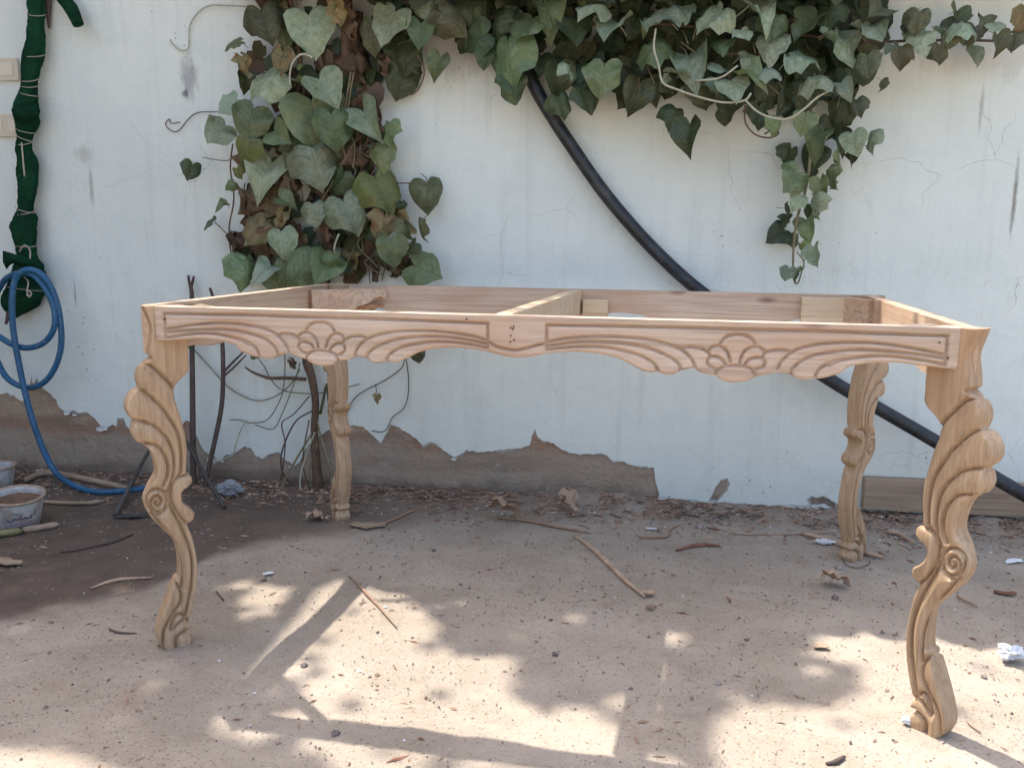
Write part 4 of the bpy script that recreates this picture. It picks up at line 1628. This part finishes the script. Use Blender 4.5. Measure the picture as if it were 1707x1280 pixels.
vt('trunk', [(532, 862, .07), (531, 820, .06), (527, 770, .055), (524, 720, .05), (526, 672, .05), (520, 630, .05), (512, 600, .05), (520, 560, .05), (535, 500, .045), (548, 430, .04), (552, 360, .04), (560, 280, .04), (572, 190, .045), (578, 90, .05), (580, -20, .06), (600, -60, .08)],
   [.024, .020, .016, .013, .013, .014, .017, .016, .018, .020, .020, .02, .02, .02, .018, .016], M_STEM, 12, 8)
vt('stem', [(505, 590, .06), (500, 560, .06), (470, 520, .05), (450, 460, .045), (455, 380, .04), (470, 300, .04), (490, 200, .04), (500, 100, .05), (480, -20, .06)], [.009, .010, .008], M_STEM)
vt('stem', [(625, 470, .04), (628, 420, .03), (610, 340, .03), (600, 250, .03), (590, 150, .03), (600, 20, .05)], [.012, .010, .012], M_STEM)
vt('stem', [(510, 632, .055), (480, 630, .05), (450, 630, .05), (425, 622, .05), (408, 612, .05)], [.007, .006, .003], M_STEM)
vt('stem', [(600, -20, .08), (700, 10, .09), (820, 30, .07), (950, 40, .07), (1080, 40, .07), (1220, 50, .07), (1350, 60, .08), (1440, 70, .11), (1540, 68, .09), (1640, 68, .08), (1730, 74, .08)], [.008, .008, .007, .006, .005, .004, .004], M_STICKD)
vt('stem', [(1350, 150, .14), (1352, 210, .13), (1350, 270, .12), (1342, 320, .12), (1330, 360, .12), (1324, 400, .12), (1322, 440, .12), (1324, 468, .12), (1330, 472, .12), (1336, 455, .12), (1340, 436, .12), (1328, 420, .12)], [.004, .005, .004, .003, .0025, .002], M_TENDRIL)
vt('stem', [(1338, 436, .12), (1350, 425, .12), (1356, 418, .12)], .0018, M_TENDRIL)
vt('stem', [(1093, 48, .24), (1090, 80, .24), (1098, 110, .24), (1105, 138, .24), (1130, 150, .24), (1165, 162, .24), (1205, 171, .24), (1240, 168, .24), (1252, 156, .24)], .0032, M_TENDP)
vt('stem', [(1243, 168, .24), (1262, 186, .24), (1285, 196, .24), (1315, 198, .24), (1340, 182, .24), (1362, 163, .24), (1385, 150, .24)], .0032, M_TENDP)
vt('stem', [(1242, 175, .20), (1243, 205, .19), (1260, 225, .19), (1285, 230, .18), (1298, 222, .18), (1290, 216, .18), (1274, 224, .18)], .0025, M_STEM)
vt('stem', [(1160, 135, .22), (1200, 130, .22), (1230, 110, .22)], .003, M_TENDP)
vt('stem', [(695, 92, .13), (706, 110, .13), (706, 130, .13), (695, 152, .13), (685, 158, .13), (678, 154, .13)], .0026, M_STEM)
vt('stem', [(484, 143, .2), (483, 125, .2), (488, 105, .2), (500, 92, .2), (512, 92, .2), (521, 97, .2)], [.0028, .0032, .0045], M_TENDP)
# tendrils against the wall
TEN = [
    ([(420, 12, .02), (380, 10, .015), (350, 10, .01), (330, 22, .01), (316, 45, .01), (314, 80, .01), (300, 84, .01), (286, 72, .01), (284, 66, .01)], .0022, M_TENDP),
    ([(400, 185, .05), (360, 187, .02), (330, 188, .01), (315, 198, .01), (298, 218, .01), (285, 218, .01), (276, 208, .01), (282, 199, .01), (286, 206, .01), (300, 204, .01)], .0018, M_STEM),
    ([(395, 262, .1), (375, 268, .1), (338, 263, .1)], .002, M_TENDRIL), ([(378, 390, .08), (358, 370, .08)], .002, M_TENDRIL),
    ([(470, 250, .1), (478, 290, .1), (484, 340, .1), (480, 360, .1)], .0028, M_TENDRIL), ([(455, 255, .1), (470, 262, .11), (485, 258, .11), (490, 250, .1)], .003, M_TENDRIL), ([(585, 120, .1), (577, 170, .1), (575, 190, .1)], .004, M_TENDRIL), ([(590, 120, .1), (583, 160, .1), (578, 200, .1)], .003, M_TENDRIL),
    ([(565, 215, .1), (570, 240, .1), (576, 262, .1)], .0025, M_TENDRIL), ([(585, 225, .1), (592, 250, .1), (588, 280, .1)], .0025, M_TENDRIL), ([(565, 390, .13), (558, 410, .13), (556, 435, .13)], .0035, M_TENDP), ([(560, 375, .03), (590, 410, .02), (615, 440, .02)], .002, M_STEM), ([(585, 430, .01), (600, 470, .01)], .0018, M_STEM),
    ([(388, 240, .09), (384, 280, .09), (390, 330, .07), (382, 380, .06), (385, 420, .06), (395, 445, .06)], .0026, M_STEM), ([(650, 305, .06), (690, 306, .06)], .0025, M_STEM),
    # below the table
    ([(312, 570, .03), (330, 590, .02), (350, 612, .02), (375, 640, .02), (400, 658, .02), (430, 668, .02), (460, 660, .03), (485, 640, .03), (500, 615, .04)], .0022, M_TENDRIL),
    ([(395, 560, .03), (420, 585, .03), (440, 610, .03), (450, 630, .03), (470, 650, .03), (510, 656, .03), (545, 654, .03), (600, 640, .03)], .002, M_TENDRIL),
    ([(470, 570, .03), (475, 600, .03), (472, 650, .04), (460, 680, .04), (445, 700, .03), (420, 705, .02), (400, 700, .02), (384, 700, .02)], .002, M_TENDRIL),
    ([(500, 605, .05), (490, 640, .05), (470, 690, .05), (455, 715, .05), (425, 708, .04)], .002, M_TENDRIL),
    ([(516, 660, .05), (490, 690, .05), (470, 705, .05), (475, 735, .05), (474, 760, .05), (468, 800, .06)], .0024, M_STEM), ([(520, 685, .05), (495, 700, .05), (478, 730, .05), (468, 765, .06), (475, 795, .06), (500, 815, .07), (530, 835, .08)], .003, M_STICKD),
    ([(518, 725, .06), (500, 755, .07), (480, 790, .07), (470, 812, .08), (457, 830, .09), (462, 850, .1), (490, 858, .11), (520, 856, .1), (545, 853, .1)], .0042, M_TENDRIL), ([(525, 720, .06), (510, 760, .07), (500, 800, .08), (505, 825, .1), (520, 832, .1), (530, 845, .11), (545, 862, .13)], .003, M_TENDP),
    ([(528, 700, .06), (540, 750, .07), (555, 800, .1), (560, 840, .12)], .003, M_TENDRIL), ([(515, 700, .06), (505, 770, .07), (520, 820, .08), (535, 805, .08)], .0025, M_STEM), ([(540, 660, .06), (534, 690, .05), (545, 640, .06), (548, 670, .06)], .005, m_plain('green_shoot', (.08, .10, .045), .7)),
    ([(530, 740, .06), (515, 790, .07), (530, 830, .08), (548, 820, .1)], .0025, M_TENDRIL), ([(536, 730, .06), (552, 790, .08), (556, 850, .12), (585, 875, .2)], .0022, M_TENDP),
    ([(412, 700, .02), (402, 715, .03), (392, 745, .04), (388, 758, .04), (365, 768, .06), (345, 780, .08), (336, 790, .09)], .0028, M_TENDP),
    ([(675, 598, .02), (668, 615, .01), (640, 635, .01), (610, 650, .01), (590, 665, .01), (577, 690, .01)], .0018, M_STEM), ([(677, 598, .02), (681, 630, .01), (680, 660, .01), (672, 682, .01), (655, 695, .01), (645, 715, .01), (635, 720, .01), (620, 718, .01)], .0018, M_STEM), ([(626, 640, .02), (628, 655, .02)], .0015, M_STEM),
]
for pl, r_, m_ in TEN:
    vt('tendril', pl, r_, m_, 6, 5)
# hanging petioles in the crown
for k in range(40):
    x, y = rng.uniform(470, 640), rng.uniform(120, 440)
    if px_in(x, y, CLUMP):
        vt('tendril', [(x, y, .07), (x+rng.uniform(-14, 14), y+rng.uniform(10, 25), .09), (x+rng.uniform(-22, 22), y+rng.uniform(25, 55), .10)], .0021, rng.choice([M_TENDRIL, M_STEM, M_TENDRIL]), 5, 4)
for k in range(34):
    x, y = rng.uniform(1000, 1460), rng.uniform(10, 170)
    if px_in(x, y, BAND):
        vt('tendril', [(x, y, .10), (x+rng.uniform(-10, 14), y+rng.uniform(-5, 15), .15), (x+rng.uniform(-12, 25), y+rng.uniform(10, 35), .17)], .0020, rng.choice([M_TENDRIL, M_STEM]), 5, 4)

# ------------------------------------------------------------------ dry branches and rebar against the wall
br = empty('dry_pole', tuple(gnd(323, 852)))
tag(br, 'thin dark dry pole leaning on the wall beside the left front leg', 'branch')
B0 = np.array(br.location)
sh_ = tube('pole_shaft', [wpt(324, 850, .10)-B0, wpt(322, 760, .09)-B0, wpt(321, 650, .07)-B0, wpt(320, 560, .05)-B0, wpt(320, 495, .04)-B0, wpt(318, 478, .035)-B0], [.0115, .011, .010, .009, .008, .007], M_STICKD, br, 9)
for q in ([(318, 480, .035), (315, 468, .03), (314, 459, .03)], [(318, 480, .035), (321, 470, .035), (323, 461, .04)]):
    tube('fork', [wpt(*p)-B0 for p in q], [.006, .005, .004], M_STICKD, sh_, 7)
tube('side_shoot', [wpt(323, 740, .09)-B0, wpt(330, 770, .10)-B0, wpt(334, 800, .11)-B0], .004, M_STICKD, br, 6)
br = empty('dry_sapling', tuple(gnd(345, 840)))
tag(br, 'curved dark leafless sapling with one side twig right of the left front leg', 'branch')
B0 = np.array(br.location)
sh_ = tube('sapling_stem', [wpt(340, 830, .10)-B0, wpt(345, 795, .09)-B0, wpt(357, 740, .08)-B0, wpt(369, 680, .07)-B0, wpt(372, 630, .06)-B0, wpt(371, 575, .05)-B0, wpt(366, 530, .04)-B0, wpt(350, 480, .04)-B0], [.008, .0085, .009, .0085, .008, .007, .005], M_STICKD, br, 9)
for q in ([(373, 620, .06), (388, 604, .06), (405, 587, .05), (425, 560, .05)], [(372, 628, .06), (390, 612, .05), (410, 592, .05)], [(368, 560, .05), (358, 540, .04), (345, 520, .04)]):
    tube('side_twig', [wpt(*p)-B0 for p in q], [.005, .004, .003], M_STICKD, sh_, 6)


def rebar(name, pts, r, parent):
    P = spline(pts, 30)
    L = np.concatenate([[0], np.cumsum(np.linalg.norm(np.diff(P, axis=0), axis=1))])
    n = int(L[-1]/.0022)
    tt = np.linspace(0, L[-1], n)
    Q = np.stack([np.interp(tt, L, P[:, i]) for i in range(3)], -1)
    rr = r*(1+.26*np.where((np.arange(n) % 4) < 2, 1, -1))
    v, f = tube_geo(Q, rr, 8)
    return mesh(name, v, f, M_STEEL, parent, False)


rb = empty('bent_rebar', tuple(gnd(190, 862)))
tag(rb, 'rusty ribbed steel rod bent into a peak behind the left front leg', 'rebar')
B0 = np.array(rb.location)
rebar('ribbed_rod', [gnd(192, 858, .008)-B0, wpt(222, 800, .19)-B0, wpt(248, 752, .13)-B0, wpt(268, 715, .10)-B0], .0062, rb)
rebar('ribbed_rod', [wpt(285, 690, .10)-B0, wpt(318, 750, .16)-B0, wpt(345, 797, .22)-B0, gnd(374, 846, .008)-B0], .0062, rb)
mf = M_BLACKPL
V = []
fl = [(186, 861), (198, 855), (222, 859), (250, 855), (280, 852), (280, 854), (250, 857), (220, 862), (198, 863)]
strip_ = empty('black_film_strip', tuple(gnd(240, 858)))
tag(strip_, 'strip of black plastic film on the soil at the foot of the ribbed rod', 'plastic film')
B0 = np.array(strip_.location)
P = [gnd(x, y, .004+.008*rng.random())-B0 for x, y in fl]
c_ = np.mean(P, axis=0)+np.array([0, 0, .004])
mesh('crumpled_film', [c_]+P, [(0, 1+i, 1+(i+1) % len(P)) for i in range(len(P))], mf, strip_)


# ------------------------------------------------------------------ things lying on the ground
def ghit(px, py):
    return gnd(px, py)


def stick(name, pl, r, mat, label, cat='stick', lift=None):
    P = []
    for i, q in enumerate(pl):
        z = (r if np.ndim(r) == 0 else r[0])*.9 + (lift[i] if lift else .002)
        P.append(gnd(q[0], q[1], z))
    S = spline(P, 7)
    g = np.array([[mnoise.noise(Vector(p)*60), mnoise.noise(Vector(p)*60+Vector((4, 4, 4))), .5*mnoise.noise(Vector(p)*55+Vector((8, 1, 4)))] for p in S])
    base = np.array([S[0][0], S[0][1], 0])
    v, f = tube_geo(S-base+g*.0016, r, 7)
    o = mesh(name, v, f, mat, None, True)
    o.location = base
    return tag(o, label, cat)


def chip(name, px, py, L, Wd, th, rot, mat, label, cat, curl=.3, seed=0, lift=.0):
    """thin curled flake"""
    P = gnd(px, py)
    g = random.Random(seed*7+3)
    nx, ny = 9, 5
    V, F = [], []
    for i in range(nx):
        t = i/(nx-1)*2-1
        wv = Wd/2*(1-.55*abs(t)**2.2)*(1+.25*g.uniform(-1, 1))
        for j in range(ny):
            s = j/(ny-1)*2-1
            x, y = t*L/2+.03*L*g.uniform(-1, 1), s*wv+.12*Wd*math.sin(t*3+seed)
            z = curl*Wd*(s*s) + curl*.4*L*max(0, t)**2*.5 + .05*Wd*mnoise.noise(Vector((t*3, s*3, seed)))
            V.append((x, y, z))
    for i in range(nx-1):
        for j in range(ny-1):
            F.append((i*ny+j, (i+1)*ny+j, (i+1)*ny+j+1, i*ny+j+1))
    zm = min(q[2] for q in V)
    o = mesh(name, [(x, y, z-zm+th+.0025+lift) for x, y, z in V], F, mat, None, True)
    md = o.modifiers.new('thickness', 'SOLIDIFY')
    md.thickness = th
    o.location = (P[0], P[1], 0)
    o.rotation_euler = (0, 0, rot)
    return tag(o, label, cat)


def fallen(name, px, py, size, rot, tx, ty, key, k, label, lift=.0):
    """a fallen leaf with the creeper's own leaf shape"""
    P = gnd(px, py)
    me = SHAPES[key][k % len(SHAPES[key])].copy()
    me.materials[0] = M_DEADLEAF if key == 'b' else M_CHIP
    o = bpy.data.objects.new(name, me)
    COL.objects.link(o)
    R = Euler((tx, ty, rot), 'XYZ').to_matrix()
    o.matrix_world = Matrix.Translation((P[0], P[1], 0)) @ R.to_4x4() @ Matrix.Diagonal((size, size, size, 1))
    zm = min((R @ (v.co*size)).z for v in me.vertices)
    o.location.z = -zm+.002+lift
    return tag(o, label, 'leaf')


def stone(name, px, py, r, mat, label, cat='stone', seed=0, flat=.65):
    P = gnd(px, py)
    bm = bmesh.new()
    bmesh.ops.create_icosphere(bm, subdivisions=3, radius=1)
    for q in bm.verts:
        n = mnoise.noise(q.co*1.3+Vector((seed, 3, 1)))*.45+mnoise.noise(q.co*3+Vector((seed, 0, 5)))*.14
        q.co *= r*(1+n)
        q.co.z *= flat
    me = bpy.data.meshes.new(name)
    bm.to_mesh(me)
    bm.free()
    me.materials.append(mat)
    o = bpy.data.objects.new(name, me)
    COL.objects.link(o)
    o.location = (P[0], P[1], r*flat*.55)
    return tag(o, label, cat)


def crumple(name, px, py, r, mat, label, cat, seed=0, sx=1.4, sy=.8, flat=.6):
    P = gnd(px, py)
    bm = bmesh.new()
    bmesh.ops.create_icosphere(bm, subdivisions=4, radius=1)
    for q in bm.verts:
        c = q.co.copy()
        n = abs(mnoise.noise(c*1.6+Vector((seed, 3, 1))))*.9+abs(mnoise.noise(c*4+Vector((seed, 0, 5))))*.45-.45
        q.co = c*r*(1+n)
        q.co.x *= sx
        q.co.y *= sy
        q.co.z *= flat
    me = bpy.data.meshes.new(name)
    bm.to_mesh(me)
    bm.free()
    me.materials.append(mat)
    o = bpy.data.objects.new(name, me)
    COL.objects.link(o)
    zmin = min(v.co.z for v in me.vertices)
    o.location = (P[0], P[1], -zmin+.002)
    return tag(o, label, cat)


stick('long_stick', [(958, 893), (985, 912), (1010, 935), (1040, 965), (1075, 994)], [.0035, .007, .008, .006, .003], M_CHIP, 'long pale split stick lying diagonally on the ground below the middle of the table')
stick('thin_stick', [(583, 960), (610, 988), (635, 1015), (662, 1046)], [.0025, .004, .003, .0015], M_STICK, 'thin straight stick pointing into the left sunlit patch')
stick('wooden_rod', [(1338, 888), (1380, 900), (1430, 917), (1473, 929)], [.007, .008, .008, .004], M_CHIP, 'round wooden rod lying behind the foot of the right rear leg', 'rod')
stick('straw', [(1220, 889), (1300, 890), (1385, 887)], .0028, M_CHIP, 'long straw lying flat to the left of the right rear leg', 'straw')
stick('bark_strip', [(1127, 917), (1150, 911), (1175, 908), (1200, 909)], [.003, .006, .006, .003], M_REDLEAF, 'reddish curved bark strip below the right half of the table', 'bark')
stick('dark_branch', [(830, 862), (880, 868), (930, 878), (985, 888)], [.004, .006, .005, .002], M_STICK, 'dark rough branch lying by the foot of the wall behind the long stick', 'branch')
stick('forked_twig', [(1065, 895), (1110, 894), (1118, 882), (1136, 873)], [.003, .004, .003, .002], M_STICK, 'bent brown twig beside the white scrap near the wall', 'twig')
stick('white_twig', [(152, 980), (180, 970), (205, 965), (255, 962)], [.003, .005, .005, .002], M_CHIP, 'pale forked twig on the dark soil left of the left front leg', 'twig')
stick('short_twig', [(182, 1048), (200, 1054), (228, 1055)], [.002, .003, .001], M_STICKD, 'short dark twig in the shade left of the left front foot', 'twig')
stick('pebble_twig', [(360, 985), (372, 1000)], [.002, .002], M_STICKD, 'tiny dark twig right of the left front foot', 'twig')
stick('fallen_twig', [(1595, 993), (1630, 1011)], [.003, .002], M_STICK, 'short brown twig right of the right front leg', 'twig')
stick('dark_chip_stick', [(1378, 1272), (1395, 1268), (1408, 1260)], [.003, .005, .003], M_STICKD, 'dark bark sliver at the bottom edge in the right sunlit patch', 'bark')
stick('grass_stem', [(1612, 1203), (1635, 1220)], .0015, M_STICK, 'thin straw beside the right front foot', 'straw')
stick('weathered_lath', [(40, 800), (80, 788), (150, 800), (205, 812), (225, 816)], [.010, .012, .012, .010, .006], W_OLD, 'weathered curved lath on the soil behind the buckets', 'lath', [.012, .014, .008, .006, .002])
stick('flat_lath', [(72, 836), (110, 838), (150, 838), (175, 834)], [.006, .007, .006, .003], W_OLD, 'short broken lath right of the printed bucket rim', 'lath')
stick('wet_twig', [(100, 920), (145, 913), (190, 902), (222, 890)], [.002, .003, .004, .002], M_STICKD, 'thin dark twig on the dark soil below the buckets', 'twig')
stick('rubble_twig', [(620, 880), (650, 868), (690, 850), (720, 838)], [.003, .004, .004, .002], M_STICK, 'brown twig slanting up the rubble right of the left rear leg', 'twig')
stick('wall_straw', [(1480, 885), (1500, 890), (1525, 905)], [.009, .006, .004], M_CHIP, 'pale wood splinter between the two right legs', 'splinter')
stick('wire_loop', [(1403, 930), (1412, 942), (1430, 946), (1448, 940), (1450, 934)], .0012, M_STICKD, 'thin dark wire loop in front of the right rear foot', 'wire')
fallen('brown_dead_leaf', 952, 856, .085, .9, .9, .15, 'k', 1, 'large dry brown leaf standing against the rubble by the wall', .012)
fallen('pale_dry_leaf', 845, 868, .11, 1.5, .15, .5, 'k', 0, 'folded pale dry leaf at the foot of the wall below the table centre', .006)
fallen('curled_leaf', 1392, 977, .075, 1.7, .1, .35, 'k', 0, 'curled brown dry leaf in front of the right rear leg')
chip('wood_flake', 12, 940, .09, .035, .004, -.15, W_OLD, 'grey flat wood flake on the soil at the left picture edge', 'wood chip', .12, 4)
chip('brown_tile_piece', 612, 878, .11, .05, .003, .1, W_OLD, 'flat dark shard on the soil right of the left rear leg', 'shard', .05, 5)
fallen('yellow_leaf', 530, 868, .07, 1.4, .2, .15, 'k', 1, 'yellowed fallen leaf beside the left rear foot')
chip('pale_chip', 447, 958, .028, .014, .003, .6, M_PAPER, 'small white chip in the shade right of the left front leg', 'chip', .08, 7)
chip('square_chip', 1368, 1080, .034, .020, .002, .2, M_CHIP, 'pale square wood shaving at the edge of the right sunlit patch', 'chip', .15, 8)
chip('pale_shaving', 1080, 993, .03, .02, .002, .3, M_CHIP, 'pale shaving at the lower end of the long split stick', 'chip', .4, 9)
chip('brown_shaving', 1084, 1015, .022, .014, .002, .9, M_DEADLEAF, 'small curled shaving below the end of the long split stick', 'chip', .4, 10)
chip('red_bark', 1675, 992, .05, .014, .002, -.3, M_REDLEAF, 'reddish bark flake on the ground near the right picture edge', 'bark', .3, 12)
chip('white_scrap', 1085, 883, .035, .014, .001, -.1, M_PAPER, 'white paper scrap near the wall below the right half of the table', 'scrap', .12, 13)
chip('white_leaf', 1690, 938, .06, .03, .001, .5, M_PAPER, 'torn white paper strip at the right picture edge behind the front leg', 'scrap', .12, 14)
crumple('plastic_scrap', 1374, 908, .016, M_PAPER, 'white plastic scrap at the foot of the right rear leg', 'scrap', 3, 1.6, .8, .5)
crumple('crumpled_tissue', 1684, 1102, .022, M_PAPER, 'crumpled white tissue on the ground at the right picture edge', 'tissue', 9, 1.25, 1.0, .75)
crumple('clear_plastic_bag', 382, 828, .042, M_CLEAR, 'crumpled clear plastic bag at the foot of the wall right of the left front leg', 'plastic bag', 5, 1.3, .6, .6)
crumple('white_pebble_scrap', 1512, 1208, .009, M_PAPER, 'small white scrap touching the right front foot', 'scrap', 11, 1.2, .8, .9)
STN = [(1166, 880, .017, 0, 'rounded grey stone near the wall below the right half of the table'), (1398, 948, .014, 0, 'small brown clod in front of the right rear foot'), (1392, 998, .012, 1, 'dark stone below the curled leaf by the right rear leg'),
       (507, 1111, .010, 1, 'black pebble between the left leg and the sunlit patches'), (925, 1091, .009, 1, 'dark pebble on bare ground below the table centre'), (990, 1021, .007, 0, 'grey pebble left of the end of the long stick'), (918, 1034, .007, 1, 'dark pebble in the middle of the shaded ground'),
       (560, 1224, .011, 1, 'dark clod on the edge of the lowest sunlit strip'), (1197, 1140, .009, 0, 'flat grey pebble left of the right sunlit patch'), (1035, 965, .008, 0, 'pale pebble right of the long stick'), (990, 977, .007, 0, 'pale pebble left of the long stick'), (768, 975, .007, 1, 'dark grain on the shaded ground under the table'),
       (1640, 1128, .009, 0, 'small stone in the right sunlit patch beside the leg'), (660, 928, .007, 0, 'white pebble under the left half of the table'), (440, 968, .010, 1, 'dark crumb beside the white chip near the left leg'), (723, 918, .008, 1, 'dark pebble under the table left of the folded leaf'), (1245, 1067, .007, 1, 'lone dark pebble under the right half of the table')]
for k, (x, y, r_, dk, lb) in enumerate(STN):
    stone('pebble', x, y, r_*.72, M_STONED if dk else M_STONE, lb, 'pebble', k*2.3)
for k, (x, y, r_) in enumerate([(68, 775, .02), (132, 768, .03), (20, 762, .028)]):
    stone('plaster_lump', x, y+14, r_, M_PLEDGE, ['white plaster crumb behind the hose on the soil', 'largest white plaster lump at the foot of the left wall', 'white plaster lump behind the left buckets'][k], 'plaster', k+20, .55)


def litter():
    """uncountable crumbs, chips and grit on the ground"""
    g = random.Random(21)
    V, F, MI = [], [], []
    mats = [M_CHIP, M_STICK, M_STONED, M_STONE, M_REDLEAF, M_PAPER]

    def add(x, y, r, kind):
        b = len(V)
        a = g.uniform(0, 6.28)
        el = g.uniform(1.2, 5.0) if kind in (0, 1, 4) else g.uniform(.8, 1.5)
        h = r*g.uniform(.35, .9)
        for k in range(4):
            t = a+k*math.pi/2+g.uniform(-.3, .3)
            q = r*g.uniform(.7, 1.2)
            lx, ly = q*math.cos(t-a)*el, q*math.sin(t-a)
            V.append((x+lx*math.cos(a)-ly*math.sin(a), y+lx*math.sin(a)+ly*math.cos(a), .0012))
        V.append((x+g.uniform(-.3, .3)*r, y+g.uniform(-.3, .3)*r, .002+h))
        for k in range(4):
            F.append((b+k, b+(k+1) % 4, b+4))
            MI.append(kind)
    for i in range(9000):                        # grit everywhere
        x, y = g.uniform(-2.4, 1.6), g.uniform(-1.05, .78)
        if g.random() < .35 and y < -.2:
            continue
        add(x, y, g.uniform(.0009, .0030) if g.random() < .93 else g.uniform(.003, .0055), g.choices([0, 1, 2, 3, 4, 5], [2, 3, 7, 5, 1, .4])[0])
    for i in range(5200):                        # denser litter along the wall
        x = g.uniform(-2.3, 1.5)
        d = abs(g.gauss(0, .13))+.01
        y = WO[1]+.068*x-d
        o_ = len(V)
        add(x, y, g.uniform(.0015, .0055), g.choices([0, 1, 2, 3, 4, 5], [5, 6, 4, 2, 4, .5])[0])
        lz = .012*math.exp(-(d/.15)**2)+.02*math.exp(-((x+.02)/.2)**2)*math.exp(-(d/.1)**2)
        for k in range(o_, len(V)):
            V[k] = (V[k][0], V[k][1], V[k][2]+lz)
    o = mesh('ground_litter', V, F, None)
    for m_ in mats:
        o.data.materials.append(m_)
    o.data.polygons.foreach_set('material_index', MI)
    tag(o, 'fine litter of chips, straw and grit over the ground', 'litter', kind='stuff')
    # straws and twiglets heaped by the wall
    V2, F2 = [], []
    for i in range(620):
        x = g.uniform(-1.0, 1.5) if i % 3 else g.uniform(-.8, .3)
        d = abs(g.gauss(0, .10))+.02
        y = WO[1]+.068*x-d
        a = g.uniform(-.9, .9)
        L = g.uniform(.005, .026)
        z = .006+.02*math.exp(-(d/.12)**2)*g.random()
        p = [(x-L*math.cos(a), y-L*math.sin(a)*.6, z), (x, y+g.uniform(-.004, .004), z+g.uniform(.001, .008)), (x+L*math.cos(a), y+L*math.sin(a)*.6, z+g.uniform(-.003, .008))]
        v, f = tube_geo(p, g.uniform(.0008, .0022), 4, True, len(V2))
        V2 += [tuple(q) for q in v]
        F2 += f
    o = mesh('straw_litter', V2, F2, None)
    o.data.materials.append(M_STICK)
    o.data.materials.append(M_STICKD)
    o.data.materials.append(M_CHIP)
    o.data.polygons.foreach_set('material_index', [(i//10) % 3 for i in range(len(F2))])
    tag(o, 'loose straw and twiglets heaped along the foot of the wall', 'straw', kind='stuff')


litter()
bpy.context.view_layer.update()
